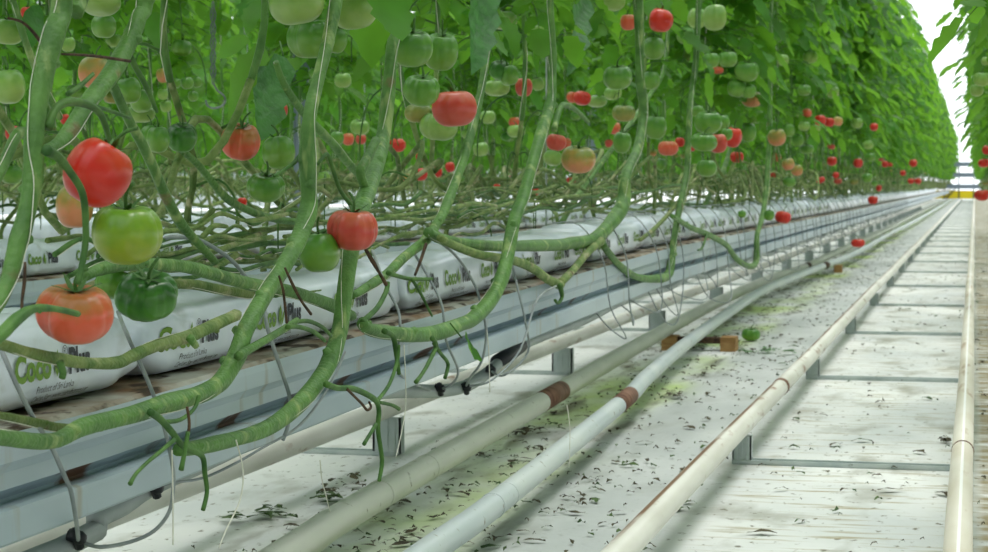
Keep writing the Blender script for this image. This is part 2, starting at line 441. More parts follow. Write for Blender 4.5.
def rail_support(xa, xb, y, label, group, hs=1.0):
    xm = (xa + xb) / 2
    o = empty('rail_support', (xm, y, 0), label, 'support', group)
    c = link('crossbar', cross_me, o); c.scale = ((abs(xb - xa) + .05) / .8, 1, .6)
    
    for x_ in (xa, xb): link('post', post_me, o, (x_ - xm, 0, 0)).scale = (1 if hs == 1 else 1.6, 1, hs)
y = 5.23; k = 0
while y < 96:
    lab = ('%s grey steel rail support from the bottom of the picture, across the bright path' % ORD[k]) if k < 8 else 'small grey rail support far along the bright path'
    rail_support(XL, XRi, y, lab, 'rail supports across the path'); y += 2.36; k += 1
y = 5.17; k = 0
while y < 60:
    lab = ('%s grey rail support from the left, standing below the front gutter' % ORD[k]) if k < 8 else 'small grey rail support far along below the gutter'
    rail_support(-1.535, -2.085, y, lab, 'rail supports below the gutter', 1.385); y += 2.36; k += 1

# ------------------------------------------------------------------ heating pipes on the floor
def heatpipe(px, z, r, m, label, bands, tail):
    P = [atZ(x, y, z) for x, y in px]
    d = (P[0] - P[1]).normalized(); P = [P[0] + d * 1.6] + P + [Vector(t) for t in tail]
    Q = smooth(P, None, 6); b = MB(); b.tube(Q, r, m, 20)
    o = link('heating_pipe', b.mesh('heating_pipe'), None, (0, 0, 0), label, 'pipe')
    for (x, y, ln, mm, rr) in bands:
        c = atZ(x, y, z); i = min(range(len(Q) - 1), key=lambda j: (Q[j] - c).length)
        j = min(max(i, 1), len(Q) - 2)
        t = (Q[j + 1] - Q[j - 1]).normalized(); base = Q[i] + t * (c - Q[i]).dot(t)
        q = MB(); q.tube([base - t * ln / 2, base + t * ln / 2], r * rr, mm, 20)
        link('coupling_band', q.mesh('coupling_band'), o)
    return o
heatpipe([(290,552),(361,506),(545,400),(625,353),(706,308),(762,282),(808,266),(843,249),(880,233)], .094, .030, M['pipeA'],
  'thick greyish cream heating pipe on the floor, left one of the pair', [(551,396.5,.34,M['rustband'],1.02),(380,495,.014,M['pipeA'],1.05),(808,266.5,.25,M['dry'],1.02),(424,468,.006,M['pipeA'],1.03)],
  [(-1.22, 40, .094), (-1.2, 95, .094)])
heatpipe([(428,552),(495.6,503.5),(622.5,401.7),(647,377),(681.7,347),(721,318),(761.5,291.4),(802,273.8),(854,254)], .086, .026, M['pipeB'],
  'pale grey heating pipe on the floor, right one of the pair', [(624,400.5,.30,M['rustband'],1.03),(492,506,.012,M['pipeB'],1.05),(507,495,.008,M['pipeB'],1.04),(826,265.5,.3,M['dry'],1.02)],
  [(-1.08, 27, .086), (-1.02, 45, .086), (-1.0, 95, .086)])
# timber sleepers
def sleeper(xa, xb, y, label, beam=True, h=.062):
    o = empty('timber_sleeper', ((xa + xb) / 2, y, 0), label, 'wood block', 'timber sleepers under the pipes')
    w = abs(xb - xa) / 2
    for sx in (-1, 1):
        q = MB(); q.box((sx * w - .033, -.06, 0), (sx * w + .033, .06, h), M['wood']); link('block', q.mesh('block', False), o)
        if not beam: break
    if beam:
        q = MB(); q.box((-w + .034, -.03, h - .03), (w - .034, .03, h - .004), M['dry']); link('cross_plank', q.mesh('cross_plank', False), o)
sleeper(-1.305, -1.045, 8.8, 'brown timber sleeper of two blocks joined by a plank, nearest under the pipes')
sleeper(-1.10, -1.00, 16.9, 'single wooden block under the pipe joint, right of the hanging low red tomato', False)
sleeper(-1.2, -1.1, 22.3, 'small wooden block farther off under the pipes', False)
sleeper(-1.17, -1.05, 30, 'tiny wooden block far along the floor pipes', False)

# ------------------------------------------------------------------ posts, hook chain, trolley
for i, yy in enumerate((9.22, 16.7, 31.8)):
    b = MB(); b.box((-.036, -.03, 0), (.036, .03, 5.3), M['post'])
    b.box((-.040, -.038, 0), (-.036, .038, 5.3), M['post']); b.box((.036, -.038, 0), (.040, .038, 5.3), M['post'])
    link('greenhouse_post', b.mesh('greenhouse_post', False), None, (-3.16, yy, 0),
      ['grey blue steel post behind the thick vine, left of centre', 'grey blue steel post right of centre beside the two-lobed tomato', 'faint steel post far back among the hanging stems'][i], 'post', 'steel posts in the second row')
XH = -2.6
b = MB()
for k in range(11):
    p = atX(213, 8 + k * 7, XH); q = [(p.x + .010 * math.cos(a) * (k % 2), p.y + .010 * math.cos(a) * ((k + 1) % 2), p.z + .024 * math.sin(a)) for a in [2 * PI * j / 10 for j in range(11)]]
    b.tube(q, .0022, M['wire'], 5)
link('hanging_chain', b.mesh('hanging_chain'), None, (0, 0, 0), 'grey steel chain hanging among the leaves at upper left', 'chain')
b = MB(); pts = [atX(x, y, XH) for x, y in [(214,84),(217,90),(224,96),(225,102),(220,107),(212,108),(207,105),(206,100)]]
b.tube(smooth(pts, None, 5), .0035, M['wire'], 7)
link('steel_hook', b.mesh('steel_hook'), None, (0, 0, 0), 'grey steel hook at the bottom of the hanging chain', 'hook')

t = empty('harvest_trolley', (-.7, 93, 0), 'yellow trolley with three grey bars at the far end of the path', 'trolley')
b = MB(); b.box((-1.5, -.6, .12), (.72, .6, .48), M['yellow']); link('yellow_body', b.mesh('yellow_body', False), t)
for z in (.66, 1.18, 1.66):
    b = MB(); b.bar((-.8, -.6, z), (1.0, -.6, z), .14, .2, M['trolley']); link('guard_rail', b.mesh('guard_rail', False), t)
for x in (-.62, .02, .66):
    b = MB(); b.bar((x, -.6, .1), (x, -.6, 1.66), .05, .05, M['dark_steel']); link('upright', b.mesh('upright', False), t)
b = MB(); b.bar((-.55, -.62, .12), (0, -.62, .7), .05, .05, M['dark_steel']); link('brace', b.mesh('brace', False), t)

# ------------------------------------------------------------------ leaves and plants
def leaflet(mb, o, d, up, ln, wd, m, r, lob=True):
    """a lobed, folded, drooping leaflet from o along d"""
    d = d.normalized(); sd = d.cross(up)
    sd = sd.normalized() if sd.length > 1e-5 else d.orthogonal().normalized()
    n = sd.cross(d)
    ws = [0, .6, .62, 1.0, .74, .92, .55, .55, 0] if lob else [0, .55, .85, 1.0, .97, .85, .6, .3, 0]
    mid, le, ri = [], [], []
    K = len(ws); dr = r.uniform(.05, .4); fold = r.uniform(-.15, .5)
    for i in range(K):
        t = i / (K - 1)
        c = o + d * (ln * t) - Vector((0, 0, 1)) * (dr * ln * t * t) + n * (.04 * ln * math.sin(t * 6 + dr * 9))
        w = ws[i] * wd
        mid.append(c); le.append(c + sd * w + n * fold * w - d * .05 * ln * (i % 2)); ri.append(c - sd * w + n * fold * w - d * .05 * ln * (i % 2))
    vs = mid + le[1:-1] + ri[1:-1]; fs = []
    L0 = K; R0 = K + K - 2
    fs += [(0, 1, L0), (0, R0, 1), (K-2, K-1, L0+K-3), (K-2, R0+K-3, K-1)]
    for i in range(1, K - 2):
        fs += [(i, i+1, L0+i, L0+i-1), (i, R0+i-1, R0+i, i+1)]
    mb.add(vs, fs, m)
def leaf(mb, o, ang, ln, el, r, m, mr, npair=4):
    """pinnate tomato leaf from point o, heading ang, starting elevation el"""
    h = Vector((math.cos(ang), math.sin(ang), 0)); p = Vector(o); pts = [p.copy()]
    e = el; st = ln / 6
    for i in range(6):
        p = p + (h * math.cos(e) + Vector((0, 0, math.sin(e)))) * st; pts.append(p.copy()); e -= r.uniform(.12, .3)
    mb.tube(pts, [.003, .003, .0026, .0022, .002, .0015, .001], mr, 4)
    side = Vector((-h.y, h.x, 0))
    for k in range(npair):
        i = 2 + k if k < 4 else 5
        q = pts[i]; t = (pts[i] - pts[i-1]).normalized(); sz = (.9 - .09 * abs(k - 1.2)) * ln * .34
        for sg in (-1, 1):
            d = side * sg * r.uniform(.8, 1.1) + t * r.uniform(.3, .7) + Vector((0, 0, r.uniform(-.75, .35)))
            leaflet(mb, q, d, Vector((r.uniform(-.7, .7), r.uniform(-.7, .7), 1)) + h * .2, sz * r.uniform(.75, 1.1), sz * r.uniform(.30, .44), m, r)
    leaflet(mb, pts[-1], (pts[-1] - pts[-2]), Vector((0, 0, 1)), ln * .36, ln * .16, m, r)

def truss(mb, o, ang, r, ln=.16, m=None):
    m = m or M['stalk']
    h = Vector((math.cos(ang), math.sin(ang), 0)); o = Vector(o)
    pts = [o, o + h * ln * .35 + Vector((0, 0, ln * .12)), o + h * ln * .7 - Vector((0, 0, ln * .15)), o + h * ln * .85 - Vector((0, 0, ln * .7)), o + h * ln * .85 - Vector((0, 0, ln * 1.1))]
    Q = smooth(pts, None, 3); mb.tube(Q, [.0035 - .0018 * i / len(Q) for i in range(len(Q))], m, 5)
    for k in (5, 7, 9):
        q = Q[k]; sg = 1 if k % 4 == 1 else -1
        s2 = Vector((-h.y, h.x, 0)) * sg
        mb.tube(smooth([q, q + s2 * .02 + Vector((0, 0, .004)), q + s2 * .035 - Vector((0, 0, .02))], None, 3), .0016, m, 4)
    return Q

def generic_plant(seed, ztop=2.68):
    """stem, foliage, trusses, string in local coordinates (origin on the slab top, leaning to +x, lying along +y)"""
    r = random.Random(seed)
    lie = r.uniform(1.0, 2.5); w = r.uniform(-.08, .08)
    pts = [(0, 0, 0), (.01, .03, .07)]; n = 7
    for i in range(n):
        t = (i + 1) / n
        pts.append((w + r.uniform(-.09, .09), .03 + lie * t, .06 + r.uniform(.0, .24)))
    y1 = .03 + lie; lx = r.uniform(.02, .13)
    pts += [(w + lx * .4, y1 + .10, .22), (lx * .6, y1 + .2, .42)]
    zs = [.62 + .26 * k for k in range(9)]
    for z in zs:
        if z < ztop: pts.append((lx * (.6 + .4 * z / ztop) + r.uniform(-.015, .015), y1 + .22 + r.uniform(-.02, .02), z))
    R = [.0065] * 9 + [.007] * 2 + [.0065 - .0035 * k / 9 for k in range(len(pts) - 11)]
    Q, RR = smooth(pts, R, 4)
    RR = [a * (1.14 if i % 4 == 0 else 1) for i, a in enumerate(RR)]
    nl = next(i for i, q in enumerate(Q) if q.z > .36)
    sb = MB(); sb.tube(Q[:nl + 1], RR[:nl + 1], M['vine'], 7, jit=.06); sb.tube(Q[nl:], RR[nl:], M['stem'], 7, jit=.05)
    tbs = []
    for k in range(3 + seed % 2):                          # stubs of picked trusses along the lying part
        tb = MB()
        i = r.randrange(6, nl); q = Q[i]; a = r.uniform(0, 2 * PI)
        d = Vector((math.cos(a), math.sin(a), .3)) * r.uniform(.04, .1)
        g = smooth([q, q + d * .6, q + d + Vector((0, 0, -.05)), q + d + Vector((0, 0, -.05 - r.uniform(.02, .1)))], None, 3)
        tb.tube(g, [.003 - .0016 * j / len(g) for j in range(len(g))], M['stalk'], 5); tbs.append(('pruned_stub', tb.mesh('pruned_stub')))
    sites = []
    for z in (.42, .66, .88):
        tb = MB()
        i = min(range(nl, len(Q)), key=lambda j: abs(Q[j].z - z))
        a = r.uniform(-1.0, 1.0); g = truss(tb, Q[i], a, r)
        sites.append(g[-1]); tbs.append(('truss_stalk', tb.mesh('truss_stalk')))
    st = MB(); sp_ = [q + Vector((math.cos(i * .9), math.sin(i * .9), 0)) * (RR[nl + i] + .001) for i, q in enumerate(Q[nl:])]
    st.tube(sp_, .0011, M['twine'], 4)
    fb = MB(); z = .62; a = r.uniform(0, 6)
    while z < ztop + .05:
        i = min(range(nl, len(Q)), key=lambda j: abs(Q[j].z - z)); q = Q[i].copy(); q.z = min(z, ztop)
        a += 2.4 + r.uniform(-.4, .4)
        leaf(fb, q, a, r.uniform(.28, .42) * (.75 if z < .85 else 1), r.uniform(-.1, .5), r, M['leaf'], M['stalk'])
        z += .068
    return sb.mesh('stem'), fb.mesh('foliage'), tbs, st.mesh('support_string'), sites, (lx, y1 + .22)
VAR = [generic_plant(100 + i) for i in range(7)]

def plant(X, Y, v, label, group, flip=False, mir=1, z0=.552, sc=1.0, parts='sfts'):
    o = empty('tomato_plant', (X, Y, z0), label, 'tomato plant', group)
    o.scale = (mir * sc, (-1 if flip else 1) * sc, sc)
    s, f, t, st, sites, _ = VAR[v]
    link('stem', s, o)
    link('foliage', f, o)
    for nm_, me_ in t: link(nm_, me_, o)
    link('support_string', st, o)
    return [Vector((X + p.x * mir * sc, Y + p.y * (-1 if flip else 1) * sc, z0 + p.z * sc)) for p in sites]

SITES = []
# front row, beyond the hand-placed vines; side alternates
y = 3.9; k = 0
while y < 8.2:                                            # back side of the front row
    plant(XR1 - .17, y, k % 7, 'bare stemmed tomato plant on the back side of the front row', 'plants behind the front vines', k % 2 == 1, -1); y += .75; k += 1
y = 8.2
while y < 47:
    s = plant(XR1 + rng.uniform(-.05, .05), y, k % 7, 'leafy tomato plant along the front row, beyond the close vines', 'plants along the front row', rng.random() < .3, 1 if k % 3 else -1, sc=rng.uniform(.95, 1.05))
    SITES += [('front', p) for p in s]; y += .40; k += 1
y = 4.2
while y < 31:
    s = plant(XR2 + rng.uniform(-.08, .08), y, k % 7, 'leafy tomato plant in the second row, behind the front row', 'plants along the second row', rng.random() < .5, 1 if rng.random() < .6 else -1)
    SITES += [('second', p) for p in s]; y += .40; k += 1
y = 7.5
while y < 30:
    plant(XR3 + rng.uniform(-.08, .08), y, k % 7, 'leafy tomato plant in the third row, deep in the background', 'plants along the third row', rng.random() < .5, 1 if rng.random() < .5 else -1); y += .62; k += 1
y = 6.8
while y < 38:
    s = plant(XRR + rng.uniform(-.05, .05), y, k % 7, 'leafy tomato plant of the row at the right edge', 'plants of the right row', rng.random() < .5, -1 if rng.random() < .8 else 1)
    SITES += [('right', p) for p in s]; y += .62; k += 1

def distant(name, X, y0, y1, step, label, cat, skip=0):
    """everything past the countable plants of a row, in one mesh"""
    import numpy as np
    r = random.Random(int(y0 * 10 + 99)); vs = []; loops = []; mi = []; ls = []; mats = [M['vine'], M['stem'], M['leaf'], M['stalk']]
    off = 0; tot = 0; V_ = []; Lp = []; St = []; Mi = []
    base = []
    for (s, f, t, st, _, _2) in VAR[:4]:
        for me in (s, f):
            co = np.empty(len(me.vertices) * 3, 'f'); me.vertices.foreach_get('co', co)
            lv = np.empty(len(me.loops), 'i'); me.loops.foreach_get('vertex_index', lv)
            ps = np.empty(len(me.polygons), 'i'); me.polygons.foreach_get('loop_start', ps)
            pm = np.empty(len(me.polygons), 'i'); me.polygons.foreach_get('material_index', pm)
            mp = np.array([mats.index(m) for m in me.materials]); base.append((co.reshape(-1, 3), lv, ps, mp[pm]))
    y = y0; k = 0
    while y < y1:
        mir = -1 if r.random() < .4 else 1; fl_ = -1 if r.random() < .5 else 1
        for j in (0, 1):
            co, lv, ps, pm = base[(k % 4) * 2 + j]
            c = co * np.array([mir, fl_, 1.0]) + np.array([X + r.uniform(-.06, .06), y, .552])
            V_.append(c); Lp.append(lv + off); St.append(ps + tot); Mi.append(pm); off += len(co); tot += len(lv)
        y += step; k += 1
    V_ = np.concatenate(V_).astype('f'); Lp = np.concatenate(Lp).astype('i'); St = np.concatenate(St).astype('i'); Mi = np.concatenate(Mi).astype('i')
    me = bpy.data.meshes.new(name); me.vertices.add(len(V_)); me.vertices.foreach_set('co', V_.ravel())
    me.loops.add(len(Lp)); me.loops.foreach_set('vertex_index', Lp); me.polygons.add(len(St)); me.polygons.foreach_set('loop_start', St)
    for m in mats: me.materials.append(m)
    me.polygons.foreach_set('material_index', Mi); me.update(calc_edges=True); me.validate()
    return link(name, me, None, (0, 0, 0), label, cat, None, 'stuff')
distant('distant_foliage', XR1, 47.2, 112, .5, 'distant tomato foliage of the front row, past the countable plants', 'foliage')
distant('background_foliage', XR2, 31.2, 60, .8, 'distant tomato foliage of the second row', 'foliage')
distant('far_right_foliage', XRR, 38.4, 112, .6, 'distant tomato foliage of the right row', 'foliage')
deep = distant('deep_foliage', 0, 0, 46, .42, 'blurred tomato foliage of the fourth row, deep at the left', 'foliage'); deep.location = (-6.355, -2, 0)
def row_copy(name, X, y, label):
    o = deep.copy(); o.name = name; C.objects.link(o); o.location = (X, y, 0); o['label'] = label; return o
for i in range(8): row_copy('deep_foliage', -8.055 - 1.7 * i, 4 + 3 * i, 'blurred tomato foliage of the %s row, deep at the left' % ORD[i + 4])
# unseen crop rows added beside and behind the camera to block side light
row_copy('unseen_shade_foliage', XR1, -44.5, 'unseen tomato foliage of the front row, added behind the viewpoint')
row_copy('unseen_shade_foliage', XR2, -42.5, 'unseen tomato foliage of the second row, added behind the viewpoint')
row_copy('unseen_shade_foliage', XR3, -39.5, 'unseen tomato foliage of the third row, added behind the viewpoint')
row_copy('unseen_shade_foliage', XRR + .25, -40.2, 'unseen tomato foliage of the right row, added beside the viewpoint')
for i in range(3): row_copy('unseen_shade_foliage', 2.1 + 1.7 * i, -12 , 'unseen tomato foliage of the %s row, added to the right of the viewpoint' % ORD[i + 1])
for j, (X_, ya) in enumerate([(XR2, 56), (XR3, 30), (XR3, 72), (-6.355, 44), (-8.055, 50), (-9.755, 54), (-11.455, 58)]): row_copy('background_foliage', X_, ya, 'hazy far tomato foliage at the %s place behind the front row' % ORD[j])
b_ = MB(); b_.box((-23.1, -4, 0), (-23, 125, 5.7), M['galv']); link('wall_left', b_.mesh('wall_left', False), kind='structure')
# ------------------------------------------------------------------ the close vines of the front row, traced one by one
def vine(name, label, cat, pts, X, part='stem', m='stem', n=10, top=None, fol=None, string=True, extra=(), group=None):
    """pts: (px, py, radius px[, X]); the first point is the base"""
    W, R = [], []
    for p in pts:
        xx = p[3] if len(p) > 3 else X
        q = atX(p[0], p[1], xx); d = (q - EYE).dot(FW); W.append(q); R.append(p[2] * d / FPX)
    base = W[0].copy()
    if top:
        q = W[-1].copy()
        while q.z < top:
            q = q + Vector((rng.uniform(-.012, .012), rng.uniform(-.02, .02), .22)); W.append(q.copy()); R.append(max(.005, R[-1] * .93))
    o = empty(name, base, label, cat, group)
    Q, RR = smooth(W, R, 5)
    RR = [r * (1 + .08 * noise.noise((i * .3, len(pts), 0)) + .16 * max(0, noise.noise((i * .21, 5, len(pts))))) for i, r in enumerate(RR)]
    b = MB(); b.tube([q - base for q in Q], RR, M[m], 14, jit=.06)
    i = 4
    while i < len(Q) - 4 and (Q[i].z < 1.4):
        t = (Q[i + 1] - Q[i - 1]).normalized(); d = t.cross(Vector((rng.uniform(-1, 1), rng.uniform(-1, 1), rng.uniform(-1, 1)))).normalized() + t * .5
        r0 = RR[i]; c0 = Q[i] - base
        b.tube([c0, c0 + d * r0 * .7, c0 + d * r0 * 1.25, c0 + d * r0 * 1.3], [r0 * .75, r0 * .62, r0 * .40, r0 * .22], M[m], 8, jit=.1)
        i += rng.randrange(7, 13)
    link(part, b.mesh(part), o)
    if string:
        b = MB(); k0 = 0
        b.tube([q - base + ((Q[min(i+1, len(Q)-1)] - Q[max(i-1, 0)]).normalized().cross(Vector((.3, -.9, .2))).normalized() * math.cos(i * .12 + len(pts)) + Vector((.35, -.9, .25)).normalized() * abs(math.sin(i * .12 + len(pts)))) * (RR[i] * 1.05 + .0004) for i, q in enumerate(Q)], .0006, M['twine'], 4)
        link('support_string', b.mesh('support_string'), o)
    if fol is not None:
        f = VAR[fol]; fo = link('foliage', f[1], o)
        tp = W[-1]; fo.location = (tp.x - base.x - f[5][0], tp.y - base.y - f[5][1], .72 - (base.z - .552))
    for nm, ep, eX, em in extra:
        W2, R2 = [], []
        for p in ep:
            xx = p[3] if len(p) > 3 else eX
            q = atX(p[0], p[1], xx); R2.append(p[2] * (q - EYE).dot(FW) / FPX); W2.append(q - base)
        A, B_ = smooth(W2, R2, 4); b = MB(); b.tube(A, B_, M[em], 7, jit=.04); link(nm, b.mesh(nm), o)
    o['_b'] = 0
    del o['_b']
    return o, base
def blade(o, base, px0, px1, hw, X, m='leaf_dark', seed=1, name='leaf', lob=False):
    a = atX(px0[0], px0[1], X); c = atX(px1[0], px1[1], X); d = c - a; t = (a - EYE).dot(FW)
    b = MB(); leaflet(b, a - base, d + Vector((0, 0, .15 * d.length)), Vector((.8, -.5, .4)), d.length * 1.02, hw * t / FPX, M[m], random.Random(seed), lob)
    st = (a - c).normalized(); b.tube([a - base, a - base + st * .03 + Vector((-.02, .01, .02))], .0018, M['stalk'], 5)
    link(name, b.mesh(name), o)

v1, b1 = vine('tomato_plant', 'thick green tomato stem rising at the left edge, left of the big red tomato', 'tomato plant',
  [(-30,322,6.5),(-8,312,7),(8,282,8),(17,247,9),(26,215,9.5),(33,180,10),(34,150,9.5),(38,108,9),(44,72,10),(54,32,11),(63,-10,11)], -1.0, top=3.1, fol=0, extra=[
  ('truss_stalk', [(48,128,5.5),(55,110,4.5),(68,102,4.5),(86,104,4),(101,115,3.5),(109,138,3),(111,154,2.6)], -.99, 'stalk'),
  ('truss_stalk', [(46,150,6),(58,157,5),(70,172,4.2),(83,195,4),(86,230,3.6),(84,256,3.4),(78,284,3)], -.94, 'stalk'),
  ('side_shoot', [(75,12,9),(82,0,7),(90,-25,6)], -1.0, 'stem'),
  ('truss_stalk', [(86,104,3),(108,110,2),(130,118,1.6)], -1.0, 'stalk')])
v2, b2 = vine('tomato_plant', 'diagonal thick green stem at upper left, crossing behind the big red tomato', 'tomato plant',
  [(-40,245,5),(0,172,5.5),(20,132,6),(40,150,5),(62,140,7),(88,103,9),(110,76,9.5),(127,46,9),(138,18,8),(145,-10,8)], -1.1, top=3.1, fol=1, extra=[
  ('side_shoot', [(110,78,5),(128,118,5),(140,140,5.5),(153,167,5.5),(163,190,5.5),(180,222,5.5),(197,242,4.5),(215,262,4)], -1.12, 'stem'),
  ('truss_stalk', [(130,56,3.5),(137,70,3),(145,84,3),(152,100,2.6),(157,112,1.6)], -1.1, 'stalk'),
  ('truss_stalk', [(68,94,3),(80,86,2.6),(93,74,2.2)], -1.06, 'stalk')])
vine('tomato_plant', 'thin green stem at the top left corner beside the pale green tomatoes', 'tomato plant',
  [(60,118,3),(46,92,3.5),(36,70,3.6),(25,40,3.4),(14,4,3.2),(10,-20,3.2)], -1.3, top=3.0, fol=2, extra=[('truss_stalk', [(8,18,1.2),(22,22,1.4),(33,32,1.8),(42,44,2)], -1.25, 'dry')])
v3, b3 = vine('tomato_plant', 'thick bright green stem curving from top centre left down to the lower left corner', 'tomato plant',
  [(-50,432,8),(0,437,8),(52,441,8),(82,427,9),(132,415,8.5),(165,404,9.5),(200,394,9),(221,381,9),(236,356,9.5),(243,335,9),(252,318,8.5),(268,290,8),(284,265,8.5),(299,238,9),(309,207,8.5),(308,180,8),(307,152,8),(309,117,7),(317,85,6.5),(328,42,6.5),(336,0,6.5),(340,-25,6.5)], -1.01, top=3.1, fol=3, extra=[
  ('side_shoot', [(238,356,5),(250,349,4.5),(264,341,4),(287,327,3.8),(297,320,3)], -.99, 'stem'),
  ('truss_stalk', [(287,327,2.6),(300,327,2.4),(314,332,2.2),(325,341,1.9)], -.98, 'stalk'),
  ('truss_stalk', [(292,323,2.4),(308,321,2.2),(322,327,2),(331,336,1.7)], -.99, 'stalk'),
  ('truss_stalk', [(150,412,4),(160,419,3.8),(170,430,3.6),(184,447,3.2),(202,456,3),(205,474,2.6),(207,492,2.2),(203,510,2.4)], -.97, 'stalk'),
  ('pruned_stub', [(174,440,2.6),(160,452,2.2),(149,461,2),(136,474,2),(130,484,2.6)], -.955, 'stalk'),
  ('pruned_stub', [(188,432,2.4),(185,450,2.2),(181,470,2.8)], -.96, 'stalk'),
  ('pruned_stub', [(165,422,2.4),(180,420,2.2),(194,409,2),(199,396,2.4)], -.99, 'stalk'),
  ('truss_stalk', [(301,155,3),(294,163,2.2),(284,170,1.8),(274,176,1.5)], -1.03, 'stalk')])
v5, b5 = vine('tomato_plant', 'upright green stem passing behind the pinkish red tomato, down to a cut end', 'tomato plant',
  [(178,450,6.5),(200,447,7.5),(238,438,7.5),(268,427,8),(297,405,8.5),(318,381,8.5),(331,360,8.5),(340,330,8.5),(344,294,8),(350,254,8.5),(359,216,8.5),(371,182,9,-1.07),(382,142,7.5,-1.1),(388,95,6.5,-1.1),(392,50,6,-1.1),(402,-8,6.5,-1.1)], -1.035, top=3.1, fol=4, extra=[
  ('side_shoot', [(366,190,5),(360,172,5),(366,160,5),(376,140,4.5)], -1.06, 'stem'),
  ('truss_stalk', [(326,384,3.6),(338,388,3),(355,389,3),(374,399,3),(379,410,2.6),(378,430,2.4),(382,460,2.2),(379,481,1.9)], -.99, 'stalk'),
  ('pruned_stub', [(376,424,1.9),(370,434,1.9),(364,444,2.2)], -.98, 'stalk'),
  ('pruned_stub', [(376,402,2.2),(389,385,2),(397,362,2),(399,345,1.6)], -.99, 'stalk'),
  ('pruned_stub', [(378,402,2),(392,405,1.8),(399,409,2)], -.99, 'stalk'),
  ('truss_stalk', [(318,164,1.8),(327,154,2),(333,170,2.2),(340,190,2.2),(350,204,2.4),(353,211,2)], -1.05, 'stalk'),
  ('hook', [(347,389,1.6),(355,397,1.4),(362,404,1.4),(367,410,1.5),(371,407,1.3),(369,402,1.1)], -.985, 'dry')])
v6, b6 = vine('tomato_plant', 'green stem bending left at centre, with one small leaf hanging below', 'tomato plant',
  [(362,322,5.5),(369,329,6.5),(394,333,7),(412,335,7.5),(437,333,7.5),(462,324,7),(474,318,7.5),(490,301,7.5),(500,281,7.5),(507,258,7),(514,223,6.5),(523,198,6),(531,168,5.5),(541,134,6),(550,105,5.5),(553,75,3.6),(553,45,3),(550,-10,3)], -1.05, top=3.1, fol=5, extra=[
  ('truss_stalk', [(384,331,3),(393,336,2.8),(396,352,2.6),(399,374,2.2)], -1.0, 'stalk'),
  ('truss_stalk', [(432,338,2.6),(436,346,2.4),(429,362,2.2),(422,374,2),(416,382,2.4)], -1.0, 'stalk'),
  ('truss_stalk', [(434,343,2.2),(441,354,2),(448,364,2),(445,378,2)], -1.0, 'stalk'),
  ('truss_stalk', [(554,130,3.4),(560,108,3),(567,105,2.8),(578,112,2.4),(588,122,2)], -1.1, 'stem')])
blade(v6, b6, (462,338), (479,361), 12, -1.0, 'leaf', 3, 'leaf', True)
blade(v6, b6, (492,-14), (471,56), 22, -1.12, 'leaf_dark', 5, 'leaf', True)
blade(v6, b6, (590,2), (566,50), 16, -1.25, 'leaf_dark', 6, 'leaf', True)
blade(v6, b6, (572,46), (588,66), 9, -1.25, 'leaf', 7)
blade(v6, b6, (533,34), (536,72), 8, -1.25, 'leaf', 8)
blade(v6, b6, (578,14), (576,42), 8, -1.4, 'leaf_yellow', 9)
blade(v6, b6, (520,-14), (548,30), 14, -1.3, 'leaf', 10)
blade(v3, b3, (284,60), (260,130), 24, -1.4, 'leaf_dark', 11, 'leaf', True)
blade(v3, b3, (262,50), (228,112), 18, -1.45, 'leaf', 12, 'leaf', True)
blade(v3, b3, (246,40), (215,62), 8, -1.5, 'leaf', 13)
blade(v2, b2, (40,5), (28,40), 12, -1.35, 'leaf_dark', 15)
v7, b7 = vine('tomato_plant', 'green vine lying level at centre and turning up right of the two-lobed tomato', 'tomato plant',
  [(428,232,5),(437,237,5.5),(460,243,5.5),(494,246,5.5),(527,246,5.5),(560,245,6),(570,243,6),(594,239,6.5),(612,221,7.5),(623,203,7.5),(625,180,5.5),(630,165,4.5),(638,146,4.5),(643,110,4.5),(640,80,4.5),(640,43,4.6),(638,0,4.8),(637,-20,4.8)], -1.12, top=3.1, fol=6, extra=[
  ('side_shoot', [(440,238,4),(458,247,4.5),(482,255,4.5),(512,260,4.5),(532,268,4.8),(547,279,4.8),(560,285,5)], -1.09, 'vine'),
  ('truss_stalk', [(560,285,3),(562,297,2),(558,303,1.8),(555,300,1.4)], -1.07, 'stalk'),
  ('side_shoot', [(560,283,4.5),(573,270,4),(589,251,4),(601,241,4.5)], -1.1, 'vine')])
v8, b8 = vine('tomato_plant', 'pale green stem leaning right at centre above the shiny slab bags', 'tomato plant',
  [(353,296,3.5),(369,286,4.6),(387,274,4.8),(405,256,4.8),(424,241,5),(437,224,5),(446,207,5),(457,178,4.6),(467,147,4.4),(480,95,4),(488,43,3.4),(492,-10,3.2)], -1.14, top=3.0, fol=0, extra=[
  ('truss_stalk', [(388,273,2.6),(398,276,2.2),(412,279,2),(432,279,1.8)], -1.1, 'stalk'),
  ('truss_stalk', [(412,279,1.8),(421,294,1.6),(427,306,1.4),(432,316,1.2)], -1.09, 'stalk'),
  ('pruned_stub', [(426,244,1.8),(420,262,1.6),(415,275,1.4)], -1.12, 'dry'),
  ('truss_stalk', [(362,322,3),(377,308,2.8),(386,292,2.6),(388,282,2.2)], -1.05, 'stalk')])
v9, b9 = vine('tomato_plant', 'slim green stem with a low U bend, under the cluster of green tomatoes', 'tomato plant',
  [(603,244,3.5),(608,252,3.5),(620,266,3.5),(636,277,3.5),(655,279,4),(668,275,4.5),(672,255,3.5),(676,226,3.2),(682,196,3.2),(687,168,3),(690,110,3),(696,60,3),(699,0,3),(700,-20,3)], -1.1, top=3.1, fol=1, extra=[
  ('truss_stalk', [(640,240,2),(655,228,2.4),(672,210,2.2),(686,190,1.8)], -1.12, 'vine')])
